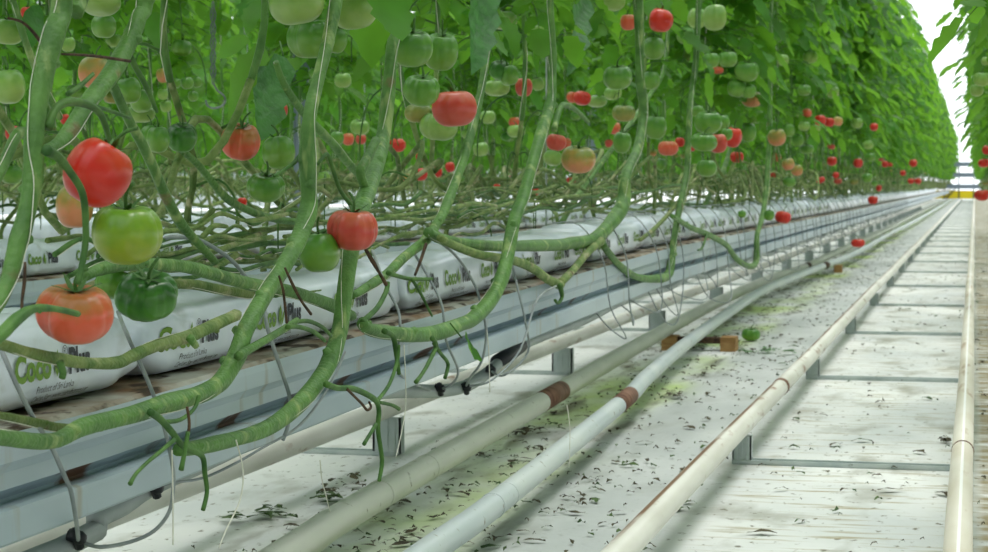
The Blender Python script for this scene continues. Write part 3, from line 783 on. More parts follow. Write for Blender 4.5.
v10, b10 = vine('tomato_plant', 'thin green vine bending low left of the lone low red tomato', 'tomato plant',
  [(672,216,2.4),(690,227,2.6),(707,234,2.6),(726,245,2.8),(736,258,2.8),(748,266,3),(756,262,3),(757,236,2.6),(763,214,2.6),(766,190,2.6),(769,140,2.2),(770,90,2.2),(771,20,2.2)], -1.08, top=3.1, fol=2, extra=[
  ('pruned_stub', [(707,234,1.2),(702,248,1.2),(698,250,1)], -1.07, 'stalk')])
vine('tomato_plant', 'leaning thin stem just right of the two hanging ripe tomatoes, middle distance', 'tomato plant',
  [(560,225,3),(575,200,3),(600,165,2.6),(626,130,2.2),(650,95,2),(664,70,1.8),(668,20,1.8)], -1.4, top=3.0, fol=3)
vine('tomato_plant', 'slender stem hanging down below the green tomatoes, right of centre', 'tomato plant',
  [(700,215,2.4),(712,190,2.4),(724,168,2.4),(731,145,2.2),(735,110,2),(738,60,2)], -1.3, top=3.0, fol=4)
# level vines without tops of their own in the picture
def level(label, pts, X, m='vine', extra=(), string=True):
    return vine('tomato_vine', label, 'vine', pts, X, 'stem', m, 9, None, None, string, extra, 'bare vines lying over the second slab row' if X < -2 else 'bare vines lying over the slab bags')
level('level green vine under the dark green ribbed tomato, running right over the second slab bag',
  [(84,277,5),(102,269,6.5),(131,264,6.5),(180,266,6.5),(212,274,6.5),(250,284,6.5),(293,292,6.5),(333,306,6),(352,316,5)], -1.10, 'stem')
level('second level vine just below the ribbed tomato vine, darker and partly hidden',
  [(150,286,4.5),(190,284,5),(236,292,5),(285,296,5),(325,290,4.5)], -1.16)
level('pale level vine across the printed second slab bag, with a cut right end',
  [(-40,340,5),(0,344,5.5),(24,351,5.5),(53,358,6),(82,363,6),(116,363,6),(134,355,6),(155,346,6),(188,337,6.5),(215,325,6),(236,315,6)], -1.02, 'vine',
  [('pruned_stub', [(60,362,4),(63,372,4),(62,378,3.5)], -1.0, 'stem'), ('pruned_stub', [(190,338,4.5),(196,346,3.5)], -1.0, 'stem')])
level('stubby green vine end poking out in front of the orange red tomato', [(-20,350,6.5),(2,334,7),(18,318,6.5),(33,309,4.5),(55,309,3.2),(78,314,3.2)], -.93, 'stalk', string=False)
level('thin dark vine along the lower left edge, just above the thick curved stem', [(-40,412,4),(0,416,4.5),(30,421,4.5),(62,428,4.5),(100,428,4)], -1.06)
level('dark diagonal vine above the second slab bag, left of the red and green pair', [(172,145,3),(185,153,3.4),(200,167,3.6),(226,198,3.8),(252,212,3.8),(275,219,3.6),(300,222,3.2)], -1.3, 'stem')
level('diagonal vine behind the bright green thick stem at centre left', [(276,62,3),(284,84,3.6),(301,110,4),(319,130,4.2),(333,144,4.2),(352,167,4),(372,184,3.4)], -1.35, 'stem')
level('thin straight vine rising right, left of the dark steel post', [(330,196,2.4),(316,188,2.4),(300,200,2.2),(278,214,2.2),(250,226,2.2)], -1.3)
rv = random.Random(5)
def slab_top(x): return 185 + (975 - x) * (.13 - .00008 * (x - 100))
for i in range(96):                                   # tangle of bare vines over the slabs between the rows of stems
    x0 = 50 + i * 8.6 + rv.uniform(-20, 20); n = 6; k_ = max(.16, (975 - x0) / 900)
    ln = rv.uniform(60, 170) * k_ ** .6; off = rv.uniform(2, 62) * k_ ** .7; tl_ = rv.uniform(-16, 16) * k_
    pts = [(x0 + ln * k / (n - 1), slab_top(x0 + ln * k / (n - 1)) - off + tl_ * (k / (n - 1) - .5) + rv.uniform(-9, 9) * k_, rv.uniform(1.7, 3.2) * k_ ** .8) for k in range(n)]
    level('bare olive vine in the tangle lying over the slab bags', pts, -1.2 - rv.uniform(0, .25), 'vine' if i % 3 else 'stalk', string=i % 3 == 0 and x0 < 500)
for i in range(44):
    x0 = -20 + i * 15 + rv.uniform(-20, 20); n = 6; yb = 205 - .012 * x0 + rv.uniform(-24, 22); ln = rv.uniform(50, 120)
    level('bare olive vine lying over the second row of slab bags', [(x0 + ln * k / (n - 1), yb - .04 * ln * k / (n - 1) + rv.uniform(-8, 8), rv.uniform(1.0, 2.0)) for k in range(n)], -2.85 - rv.uniform(0, .25), 'vine' if i % 3 else 'stalk', string=False)
for px, X, lab in [([(62,54,1.4),(95,56,1.5),(130,61,1.6)], -.96, 'straight dark brown dried stalk across the upper left stems'),
                   ([(279,276,1.2),(283,290,1.4),(285,307,1.4),(287,323,1.6)], -.97, 'left one of two hanging brown dried stalks beside the curved stem'),
                   ([(285,268,1.2),(292,283,1.6),(301,300,1.4),(311,314,1.6)], -.975, 'right one of two hanging brown dried stalks beside the curved stem'),
                   ([(366,250,2),(372,260,2.4),(379,272,1.5),(386,284,2.4)], -1.03, 'dark brown dried stalk slanting below the pinkish red tomato'),
                   ([(25,262,1.3),(24,282,2),(22,300,1.6),(22,316,1.4)], -.96, 'pale brown dried stalk hanging at the left edge, left of the orange tomato'),
                   ([(187,407,1.4),(189,424,1.6),(187,440,1.8)], -.96, 'short brown dried stalk hanging from the curved stem, lower left')]:
    W = [atX(p[0], p[1], X) for p in px]; R = [p[2] * (w_ - EYE).dot(FW) / FPX for p, w_ in zip(px, W)]
    A, B_ = smooth(W, R, 4); b = MB(); b.tube(A, B_, M['dry'], 6, jit=.15)
    link('dried_stalk', b.mesh('dried_stalk'), None, (0, 0, 0), lab, 'dry stalk')

# ------------------------------------------------------------------ tomatoes
def tomato_geo(seed, lobes, depth, twin=0.0, sq=.86):
    r = random.Random(seed); cre = []
    for k in range(lobes): cre.append((2 * PI * k / lobes + r.uniform(-.3, .3), depth * r.uniform(.4, 1.2), r.uniform(.09, .16)))
    if twin: cre.append((r.uniform(0, 6), twin, .42))
    NT, NP = 26, 48; vs = []; e1, e2 = r.uniform(.02, .09), r.uniform(0, 6)
    for i in range(NT + 1):
        th = PI * i / NT; s, c = max(0, math.sin(th)), math.cos(th)
        for k in range(NP):
            a = 2 * PI * k / NP; q = 1 + e1 * math.cos(2 * (a - e2)) + .03 * math.cos(3 * a + seed)
            for (ca, dp, wd) in cre:
                da = (a - ca + PI) % (2 * PI) - PI
                q -= dp * math.exp(-(da / wd) ** 2) * (.45 + .55 * max(0, c + .3)) * s ** .5
            rr = (abs(s) ** sq) * q
            z = .92 * math.copysign(abs(c) ** .95, c) - .24 * math.exp(-(th / .42) ** 2) + .06 * math.exp(-((PI - th) / .3) ** 2)
            vs.append((rr * math.cos(a), rr * math.sin(a), z))
    fs = [(i*NP+k, (i+1)*NP+k, (i+1)*NP+(k+1)%NP, i*NP+(k+1)%NP) for i in range(NT) for k in range(NP)]
    return vs, fs
TG = [tomato_geo(1, 6, .08), tomato_geo(2, 8, .15), tomato_geo(3, 10, .19), tomato_geo(4, 5, .05), tomato_geo(5, 5, .10, .32), tomato_geo(6, 0, 0), tomato_geo(12, 4, .05, .13, .97)]
def calyx_geo(seed):
    r = random.Random(seed); b = MB()
    for k in range(6):
        a = 2 * PI * k / 6 + r.uniform(-.2, .2); h = Vector((math.cos(a), math.sin(a), 0)); sd = Vector((-h.y, h.x, 0)); l = r.uniform(.42, .7); lift = r.uniform(.0, .35)
        mid = [Vector((0, 0, .70)), h * l * .35 + Vector((0, 0, .75)), h * l * .7 + Vector((0, 0, .80 + lift * .4)), h * l + Vector((0, 0, .76 + lift))]
        w = [.05, .085, .06, .0]
        vs = []
        for p, ww in zip(mid, w): vs += [p + sd * ww, p + Vector((0, 0, .02)), p - sd * ww]
        fs = [(3*i+j, 3*i+j+1, 3*i+j+4, 3*i+j+3) for i in range(3) for j in range(2)]
        b.add(vs, fs, M['stalk'])
    b.tube([(0, 0, .66), (0, 0, .74)], .09, M['stalk'], 8)
    me = b.mesh('calyx'); s = MB()
    q = [Vector((0, 0, .7)), Vector((.02, .02, 1.0)), Vector((-.06, .1, 1.28)), Vector((-.26, .22, 1.5))]
    s.tube(smooth(q, None, 3), .055, M['stalk'], 6)
    return me, s.mesh('stalk')
CG = [calyx_geo(i) for i in range(3)]
TMESH = {}
def tmesh(v, c):
    if (v, c) not in TMESH:
        b = MB(); b.add(TG[v][0], TG[v][1], TM[c]); TMESH[(v, c)] = b.mesh('tomato')
    return TMESH[(v, c)]
BANDS = [(.88, 1.55), (2.45, 3.25), (4.15, 4.95)]
rt = random.Random(21)
def place(pos, rad, hz, c, v, label, tilt=None, group=None, az=None):
    o = link('tomato', tmesh(v, c), None, pos, label, 'tomato', group)
    tl = rt.uniform(-.25, .25) if tilt is None else tilt
    az = rt.uniform(0, 6)
    if isinstance(tilt, tuple): tl, az = tilt; tilt = None
    d = Vector((.55, -.83)) if tilt is not None else Vector((math.cos(az), math.sin(az)))
    ax = Vector((-d.y, d.x, 0)).normalized()
    o.rotation_mode = 'QUATERNION'
    o.rotation_quaternion = Matrix.Rotation(tl, 4, ax).to_quaternion() @ Matrix.Rotation(rt.uniform(0, 6.28), 4, 'Z').to_quaternion()
    o.scale = (rad, rad, rad * hz)
    k = rt.randrange(3)
    link('calyx', CG[k][0], o); link('stalk', CG[k][1], o)
    return o
def tom(x, y, w, h, c, v, label, X=None, tilt=None, D=None, group=None):
    dx = VPX - x; k = 1.028 * FPX
    if D is None:
        if X is None:
            want = .074 * dx * FPX / (w * k)
            best = min(BANDS, key=lambda b_: max(b_[0] - want, want - b_[1], 0)); X = max(best[0], min(best[1], want))
        p = atX(x, y, -abs(X)); d = (p - EYE).dot(FW)
    else: d = D; p = atD(x, y, D)
    w = min(w, .105 * FPX / d)
    rad = w * d / FPX / 2
    hz = max(.62, min(1.25, h / w / .92))
    place(p, rad, hz, c, v, label, tilt, group)
T = [
 (97,172,70,72,'R',6,'largest tomato, bright red and ribbed, at left above the big yellow-green one',.955,(.55,.5)),
 (74,206,40,50,'E',3,'orange and green tomato tucked behind the largest red tomato at left',1.07),
 (126,233,74,64,'Y',1,'big yellow-green tomato directly under the largest red one',1.02,.15),
 (147,295,62,50,'D',2,'dark green deeply ribbed tomato with open calyx, at left over the second slab bag',1.04,.5),
 (75,313,78,60,'O',1,'big orange red tomato in front of the first slab bag, lower left',.985,.25),
 (114,284,40,32,'G',1,'green tomato half hidden left of the dark ribbed one',1.12),
 (353,229,53,44,'K',2,'pinkish red ribbed tomato at centre left, top of the vertical stem',1.0,.1),
 (320,252,44,42,'G',3,'smooth green tomato touching the pinkish red one from the lower left',1.05),
 (241,141,38,39,'O',1,'orange red tomato with dark calyx hanging beside two green ones',1.28,.45),
 (279,152,34,35,'G',4,'bright green tomato right of the orange red one with dark calyx',1.25),
 (266,187,40,30,'G',1,'flat green tomato below the orange red and green pair',1.24,.25),
 (279,110,18,20,'K',3,'small pink red tomato behind the hanging leaf tip',1.5),
 (297,2,57,46,'P',0,'large pale green tomato at top edge, left of the bright thick stem',1.06),
 (354,6,50,48,'P',0,'large pale green tomato at top edge, right of the bright thick stem',1.06),
 (311,38,48,42,'G',1,'ribbed green tomato under the two large pale ones at the top edge',1.1),
 (336,40,24,34,'G',3,'green tomato peeking out right behind the bright thick stem near the top',1.15),
 (411,47,43,40,'G',4,'two-lobed green tomato, upper left of the cluster of five at top centre',1.12,.35),
 (441,51,37,40,'G',1,'green tomato, upper right of the cluster of five at top centre',1.15,.3),
 (422,90,37,33,'G',1,'green tomato above left of the pinkish red one, top centre cluster',1.14,.3),
 (454,108,44,39,'K',0,'pinkish red tomato at the right of the top centre green cluster',1.1),
 (439,126,40,30,'P',1,'pale green tomato below the pinkish red one in the top centre cluster',1.2),
 (418,113,26,20,'V',3,'olive tomato left of the pinkish red one, top centre cluster',1.25),
 (9,86,34,37,'P',3,'pale green round tomato at the left edge',1.1),
 (27,12,13,12,'R',3,'small red tomato in the top left corner',2.6),
 (8,31,30,28,'P',3,'pale tomato at the left edge above the round pale green one',1.4),
 (95,72,30,38,'E',3,'orange tomato between the two thick stems at upper left',1.3),
 (129,90,26,28,'G',3,'green tomato right of the diagonal stem, upper left',1.4),
 (141,101,24,24,'G',3,'green tomato under the diagonal stem, upper left, in a trio',1.5),
 (140,114,28,18,'P',0,'pale tomato lowest of the trio right of the diagonal stem',1.52),
 (104,26,27,25,'G',0,'green tomato behind the fork of the upper left stems',1.4),
 (100,2,44,26,'P',0,'large pale green tomato at the top edge near the left stems',1.15),
 (68,44,14,18,'P',5,'small whitish green tomato beside the thick left stem',2.5),
 (13,133,15,18,'R',3,'red tomato behind the left edge stem',2.5),
 (65,119,10,12,'R',5,'tiny red tomato seen between the left stems',2.6),
 (153,137,24,28,'G',3,'green tomato left of a touching three, left of the dark green one',1.3),
 (158,139,25,30,'G',3,'green tomato in the middle of a touching three at upper left',1.26),
 (182,137,32,30,'D',1,'darker green tomato with calyx, right of a touching three at upper left',1.25,.4),
 (187,83,13,13,'G',5,'small green cherry sized tomato, left of a pair among the deep leaves',2.6),
 (197,82,10,11,'G',5,'small green cherry sized tomato, right of a pair among the deep leaves',2.6),
 (193,96,11,11,'G',5,'small green cherry sized tomato below a pair among the deep leaves',2.6),
 (176,83,10,10,'G',5,'faint green cherry sized tomato left of the deep pair',2.7),
 (163,94,11,12,'P',5,'whitish green small tomato below the thin dark stem, upper left',2.5),
 (166,106,11,14,'P',5,'pale small tomato under the whitish green one, upper left',2.5),
 (163,75,14,24,'E',3,'brownish orange tomato behind the fuzzy stem tip at upper left',2.5),
 (397,145,16,15,'R',1,'round red tomato right of the fork stem, centre left',2.5),
 (337,138,15,15,'G',3,'green tomato left of an orange one, behind the bright thick stem',2.6),
 (348,139,12,13,'O',3,'orange red tomato between a green and a pink one, centre left',2.6),
 (361,139,10,11,'K',3,'pink tomato right of an orange red one, centre left',2.65),
 (360,127,19,16,'P',1,'pale green tomato with calyx above the small pink one, centre left',2.5,.3),
 (343,80,16,16,'P',3,'pale green tomato right of the steel post, upper centre left',2.6),
 (402,145,8,10,'R',5,'small red tomato touching the round red one, centre',2.9),
 (421,157,10,9,'R',5,'small red tomato high in a centre group of small reds',2.7),
 (420,174,14,14,'R',3,'red tomato, left of the low centre group of small reds',2.6),
 (437,172,10,17,'R',5,'long red tomato in the low centre group of small reds',2.6),
 (450,167,10,11,'R',5,'red tomato, right of the low centre group of small reds',2.7),
 (242,202,9,12,'R',5,'small plum red tomato under the flat green one, above the far slab',2.5),
 (497,187,8,7,'R',5,'tiny red tomato low at centre, left of the leaning stem',2.7),
 (534,191,9,11,'R',5,'small red tomato low at centre, right of the leaning stem',2.6),
 (500,70,22,20,'D',2,'dark green ribbed tomato with calyx, top centre right group',1.45,.4),
 (509,75,20,22,'G',4,'creased green tomato beside the dark ribbed one, top centre',1.42),
 (497,88,25,17,'P',1,'pale flat green tomato under the dark ribbed one, top centre',1.5),
 (524,87,18,20,'K',1,'pinkish red tomato next to the creased green one, top centre',1.4),
 (538,84,12,18,'P',3,'pale green tomato right of the small pinkish red one, top centre',1.5),
 (582,98,18,15,'R',1,'orange red tomato left of the thin steel post top',1.5),
 (572,97,11,12,'O',3,'orange tomato half behind the orange red one by the steel post',1.55),
 (597,101,22,13,'P',1,'pale flat tomato over the steel post, below the hanging leaf',1.5),
 (613,93,18,14,'P',3,'pale green tomato right of the steel post, under the round green one',1.5),
 (618,77,29,26,'G',0,'round green tomato left of the tall stem, upper right of the steel post',1.15),
 (624,113,22,18,'V',2,'olive ribbed tomato below the round green one by the tall stem',1.3),
 (622,142,20,26,'G',3,'upright oval green tomato left of the tall stem',1.25),
 (614,128,14,13,'O',3,'orange tomato behind the olive ribbed one',2.5),
 (609,143,8,9,'K',5,'tiny pink tomato left of the upright oval green one',2.7),
 (556,142,20,18,'K',1,'pinkish red tomato above left of the two-lobed turning tomato',1.3),
 (566,143,10,13,'O',3,'orange tomato squeezed between pink red and turning tomatoes',1.36),
 (553,158,20,16,'P',3,'pale green tomato below the pinkish red one, centre',1.4),
 (578,159,37,29,'E',4,'two-lobed tomato turning from green to orange, in front of the steel post',1.15,.2),
 (481,149,17,15,'P',3,'pale green tomato between two leaning stems, centre',2.5),
 (516,131,18,13,'P',1,'pale flat green tomato in the middle distance, centre',2.5),
 (515,122,12,11,'O',3,'orange tomato on top of the pale flat one, centre',2.6),
 (488,117,17,14,'P',3,'pale green tomato in the middle distance below the dark ribbed one',2.5),
 (503,20,30,20,'P',0,'pale green tomato half behind leaves at the top edge, centre',1.35),
 (544,30,26,14,'P',0,'pale green tomato among leaves at the top, right of centre',1.4),
 (613,2,24,18,'P',0,'pale green tomato at the top edge left of the tall stem',1.3),
 (598,13,12,16,'P',3,'small pale green tomato behind the drooping leaf, top right of centre',1.6),
 (628,22,15,23,'O',3,'orange red tomato half behind the tall stem near the top',1.2),
 (660,20,26,24,'R',4,'bright red tomato right of the tall stem near the top',1.15),
 (654,48,22,24,'G',3,'green tomato under the bright red one, right of the tall stem',1.2),
 (651,80,18,20,'G',5,'small round green tomato right of the tall stem',1.25),
 (656,127,22,31,'G',5,'egg shaped green tomato right of the tall stem at mid height',1.2),
 (715,17,28,30,'P',0,'large pale green tomato near the top, upper right',1.1),
 (697,18,20,22,'P',3,'pale green tomato left of the large pale one near the top, upper right',1.2),
 (686,35,21,19,'G',3,'faint green tomato left of the slim stem, upper right',1.3),
 (682,57,19,14,'P',1,'flat pale tomato behind the slim stem, upper right',1.4),
 (711,60,16,16,'G',3,'green tomato right of the slim stem, left of a flat green one',1.15),
 (728,59,20,17,'G',1,'flat green tomato right of the slim stem, upper right',1.1),
 (717,70,13,8,'O',3,'orange tomato slice showing under the flat green one, upper right',1.2),
 (747,71,23,22,'G',0,'round green tomato at the top of a hanging bunch, upper right',1.05,.2),
 (757,75,14,17,'G',3,'green tomato behind the right of the hanging bunch top',1.12),
 (737,88,18,19,'G',3,'green tomato left in the hanging bunch, upper right',1.1),
 (748,91,15,15,'G',3,'green tomato in the middle of the hanging bunch, upper right',1.05),
 (752,99,20,17,'E',1,'orange and green tomato at the bottom of the hanging bunch, upper right',1.1),
 (755,116,17,15,'G',3,'dull green tomato below the hanging bunch, upper right',1.2),
 (708,122,26,24,'G',0,'round green tomato on top of the right of centre red and green bunch',1.0,.2),
 (722,122,15,16,'G',3,'green tomato behind the round top one of the red and green bunch',1.1),
 (697,111,13,12,'G',3,'small green tomato left behind the top of the red and green bunch',1.15),
 (704,142,26,19,'G',1,'flat green tomato in the middle of the red and green bunch',1.0),
 (718,143,18,23,'K',3,'red tomato behind the flat green one in the red and green bunch',1.05),
 (733,137,19,25,'R',3,'orange red tomato at the right of the red and green bunch',1.08),
 (727,134,12,13,'G',5,'small green tomato in front of the orange red one, red and green bunch',1.03),
 (748,132,18,20,'G',3,'round green tomato right of the red and green bunch',1.1),
 (707,168,22,18,'G',1,'green tomato hanging lowest under the red and green bunch',1.02),
 (668,148,20,16,'O',2,'ribbed orange tomato left of the red and green bunch',1.3),
 (680,142,9,13,'R',3,'small red tomato left of the slim stem, beside the ribbed orange one',1.5),
 (692,147,8,18,'R',5,'narrow red tomato edge right behind the slim stem',1.1),
 (737,157,14,12,'R',1,'small bright red tomato below the red and green bunch, to its right',1.2),
 (661,164,11,13,'G',3,'small green tomato below the ribbed orange one',1.5),
 (777,137,17,18,'E',3,'turning orange tomato beside the thin vine, right of centre',1.0),
 (788,164,13,13,'E',3,'orange green tomato low on the right, left of a greener one',1.0),
 (797,170,11,12,'E',3,'greener tomato right of the orange green one, low right',1.0),
 (777,157,8,10,'O',5,'tiny orange tomato right of the thin vine, low right',1.3),
 (773,174,8,8,'R',5,'tiny red tomato left of the thin vine base',1.3),
 (832,161,10,10,'R',1,'red tomato alone among the grey green stems, low right',.95),
 (788,130,13,14,'G',3,'dull green tomato right of the turning orange one',1.1),
 (798,140,11,13,'G',3,'green tomato lower right of the dull green one',1.05),
 (804,126,12,10,'P',1,'flat pale green tomato, one of two in a row at right',1.0),
 (815,128,11,9,'P',1,'flat pale green tomato, right one of two in a row at right',1.0),
 (807,149,13,10,'G',3,'dark green tomato hanging below two flat pale ones at right',1.1),
 (804,90,14,12,'G',3,'pale green tomato just under the leaves, right of the hanging bunch',1.0),
 (833,92,13,13,'P',3,'pale green tomato just under the leaves at right',.95),
 (807,113,10,10,'O',5,'orange tomato left of a dark red pair at right',1.0),
 (820,120,11,11,'R',3,'red tomato, left of a dark red pair at right',.95),
 (829,122,10,10,'R',3,'dark red tomato, right of a pair at right',.95),
 (838,121,9,10,'E',5,'greenish orange tomato next to the dark red pair at right',.95),
 (783,60,12,12,'P',3,'pale green tomato hidden in the leaves at upper right',1.1),
 (810,57,14,13,'P',3,'olive pale tomato deep in the leaves at upper right',1.0),
 (874,127,9,8,'R',3,'single bright red tomato high against the leaf wall at right',.85),
 (857,123,11,11,'P',3,'pale green tomato left of the bright red one on the leaf wall',.9),
 (858,163,9,10,'R',3,'dull red tomato among green ones, far right of the row',.9),
 (868,145,10,9,'P',3,'pale green tomato above the dull red one, far right of the row',.9),
 (870,157,10,9,'G',3,'green tomato right of the dull red one, far right of the row',.9),
 (867,178,11,10,'G',3,'green tomato low above the gutter, far right of the row',.9),
 (873,200,10,9,'R',1,'bright red tomato low above the gutter at far right',.85),
 (879,188,6,7,'R',5,'tiny red tomato above the low bright red one at far right',.85),
 (836,175,6,9,'R',5,'tiny dark red tomato among stems, low right',1.0),
 (783,217,15,13,'R',0,'lone bright red tomato hanging low over the gutter, right of centre',.95),
 (769,215,10,12,'G',5,'small green tomato left of the lone low red one',.98),
 (742,214,8,8,'G',5,'tiny green tomato on the low vine left of the lone red one',1.05),
 (858,243,13,9,'R',0,'red tomato hanging lowest, just above the floor pipes at right',.88),
 (913,163,8,8,'R',5,'upper small red tomato near the far end of the row',.8),
 (911,181,7,6,'R',5,'left one of two tiny reds low near the far end of the row',.78),
 (918,181,7,6,'R',5,'right one of two tiny reds low near the far end of the row',.78),
 (903,173,6,6,'R',5,'faint tiny red tomato left of the far end pair',.8),
 (885,164,6,7,'R',5,'faint tiny red tomato on the leaf wall base at far right',.85),
]
for r_ in T:
    tom(*r_[:7], X=r_[7] if len(r_) > 7 else None, tilt=r_[8] if len(r_) > 8 else None)
for x, y, w, h, c, D, lab in [(982,79,17,15,'P',9.5,'pale green tomato at the right edge, larger of two'),(977,90,14,13,'P',9.6,'pale green tomato at the right edge, lower of two'),
     (986,61,10,9,'P',9.4,'whitish green tomato at the right edge above the pale pair'),(987,150,10,10,'R',13,'red tomato at the right edge, topmost of three reds'),
     (984,163,12,9,'R',13,'red tomato at the right edge, middle of three reds'),(982,195,15,12,'R',12.5,'dark red tomato at the right edge, lowest of three, by the yellow trolley')]:
    tom(x, y, w, h, c, 1, lab, D=D)
# tomatoes on the farther plants
gl = {'front': 'small tomato far along the front row, below the leaf wall', 'second': 'blurred small tomato on the second row plants behind', 'right': 'small tomato on the right edge row'}
cnt = {'front': 0, 'second': 0, 'right': 0}; lim = {'front': 75, 'second': 50, 'right': 12}
rs = random.Random(44); rs.shuffle(SITES)
for kind, p in SITES:
    if cnt[kind] >= lim[kind]: continue
    if kind == 'front' and p.y < 11: continue
    if kind == 'right' and p.y < 14: continue
    if kind == 'second' and p.y > 20: continue
    c = rs.choice('GGPGDVGREK' if p.z < 1.15 else 'GPGGP')
    hue = {'R': 'red', 'K': 'pinkish red', 'E': 'orange green', 'G': 'green', 'P': 'pale green', 'D': 'dark green', 'V': 'olive'}[c]
    r0 = rs.uniform(.03, .041)
    place(p + Vector((0, 0, -r0 * .9)), r0, rs.uniform(.75, .95), c, rs.randrange(4), gl[kind].replace('small tomato', 'small %s tomato' % hue), None, 'tomatoes of the %s row plants' % kind)
    cnt[kind] += 1
pf = atZ(751, 335, .03); place(Vector((pf.x, pf.y, .033)), .042, .8, 'G', 1, 'fallen green tomato lying on the floor beside the timber sleeper', .1)

# ------------------------------------------------------------------ irrigation
o = link('supply_pipe', None, None, (0, 0, 0), None)
bpy.data.objects.remove(o)
XS = -1.2
pts = [atX(x, y, XS) for x, y in [(60,549),(96,519),(123,505),(151,486),(200,464),(300,418),(370,394),(410,391),(440,391),(466,386),(490,371),(507,355),(530,341)]]
pts = [Vector((XS, 1.3, .24))] + pts
y = pts[-1].y + .8
while y < 60: pts.append(Vector((XS, y, .283 + rise(y) - .03 * (math.sin(y * 2.2) ** 2)))); y += .6
b = MB(); b.tube(smooth(pts, None, 3), .0155, M['pe'], 12)
sup = link('supply_pipe', b.mesh('supply_pipe'), None, (0, 0, 0), 'grey water supply pipe sagging under the front gutter', 'pipe')
for x, y in [(77,538),(155,488),(440,389),(466,388),(491,370)]:
    p = atX(x, y, XS + .022); b = MB(); b.tube([p + Vector((-.012, 0, .004)), p + Vector((.006, 0, 0)), p + Vector((.012, 0, -.001))], [.009, .010, .006], M['black'], 8)
    b.tube([p + Vector((.0, -.008, .012)), p + Vector((.0, .008, -.014))], .007, M['black'], 8)
    link('dripper', b.mesh('dripper'), sup)
b = MB(); b.tube([atX(497, 362, XS), atX(521, 346, XS)], .019, M['black'], 12); link('black_sleeve', b.mesh('black_sleeve'), sup)
def hose(px, X, r, label, m='hose'):
    W = [atX(p[0], p[1], p[2] if len(p) > 2 else X) for p in px]
    b = MB(); b.tube(smooth(W, None, 5), r, M[m], 7); link('drip_hose', b.mesh('drip_hose'), None, (0, 0, 0), label, 'hose', 'drip hoses of the front gutter')
hose([(-6,338,-1.13),(2,352,-1.08),(18,388,-1.06),(34,419,-1.06),(51,446,-1.06),(64,475,-1.06),(71,492,-1.06),(76,520,-1.08),(78,537,-1.15),(78,540,-1.18)], -1.06, .0030, 'thin grey drip hose crossing the first slab bag, ending at the bottom left fitting')
hose([(118,312,-1.16),(125,330,-1.09),(132,346,-1.07),(144,372,-1.06),(156,402,-1.06),(166,435,-1.06),(173,470,-1.06),(173,490,-1.06),(169,512,-1.07),(154,531,-1.09),(130,542,-1.12),(100,547,-1.15),(79,541,-1.18)], -1.06, .0028, 'grey drip hose looping low at the left, below the second slab bag')
hose([(345,352,-1.08),(330,385,-1.06),(300,425,-1.06),(262,448,-1.08),(236,463,-1.1),(203,478,-1.14),(172,483,-1.16),(157,488,-1.18)], -1.08, .0022, 'grey drip hose running along the lower beam')
hose([(156,246,-1.22),(166,238,-1.2),(184,237,-1.18),(204,242,-1.16),(230,259,-1.13),(245,276,-1.12),(262,300,-1.09),(268,330,-1.06),(283,375,-1.06),(290,400,-1.06),(288,425,-1.06),(283,440,-1.07)], -1.16, .0033, 'arched grey hose over the second slab bag, right of the yellow-green tomato')
hose([(424,226,-1.2),(431,235,-1.15),(454,254,-1.12),(468,273,-1.1),(478,294,-1.08),(486,330,-1.07),(482,360,-1.08),(470,378,-1.12),(466,386,-1.18)], -1.1, .0030, 'grey drip hose slanting over the shiny fourth slab bag')
hose([(412,250,-1.16),(430,280,-1.1),(442,306,-1.07),(446,340,-1.06),(458,370,-1.08),(452,384,-1.12),(441,389,-1.18)], -1.08, .0028, 'grey drip hose left of the slanting one, at the shiny slab bags')
hose([(512,262,-1.13),(518,290,-1.08),(525,320,-1.06),(528,352,-1.07),(505,375,-1.1),(491,371,-1.18)], -1.08, .0028, 'grey drip hose to the black fitting nearest the black sleeve')
hose([(372,250,-1.14),(386,286,-1.1),(398,310,-1.07),(400,330,-1.06),(398,360,-1.07),(404,378,-1.1),(430,390,-1.18)], -1.08, .0028, 'grey drip hose hanging right of the vertical stem base')
hose([(556,286,-1.07),(537,300,-1.06),(520,350,-1.06),(492,380,-1.07),(470,386,-1.12)], -1.06, .0026, 'thin grey hose crossing behind the vine end, centre')
def hose_var(seed):
    r = random.Random(seed); b = MB(); u = r.uniform(-.1, .1); dn = r.uniform(-.29, -.20); l = r.uniform(.12, .4) * r.choice((-1, 1))
    q = [(.02, 0, .135), (.10, u * .3, .128), (.168, u * .6, .02), (.185, u, -.12), (.17 + r.uniform(0, .05), u + l * .4, dn), (.14, u + l, dn + .02), (.09, u + l * 1.2, -.15 - r.uniform(0, .02))]
    b.tube(smooth(q, None, 4), .0023, M['hose'], 6); return b.mesh('drip_hose')
HV = [hose_var(i) for i in range(8)]
y = 5.9; k = 0
while y < 34 and k < 95:
    link('drip_hose', HV[k % 8], None, (XR1, y, .4405 + rise(y)), 'thin grey drip hose looping below the front gutter, beyond the close ones', 'hose', 'far drip hoses of the front gutter')
    y += .34 + .2 * rng.random() + (.1 if y > 16 else 0); k += 1
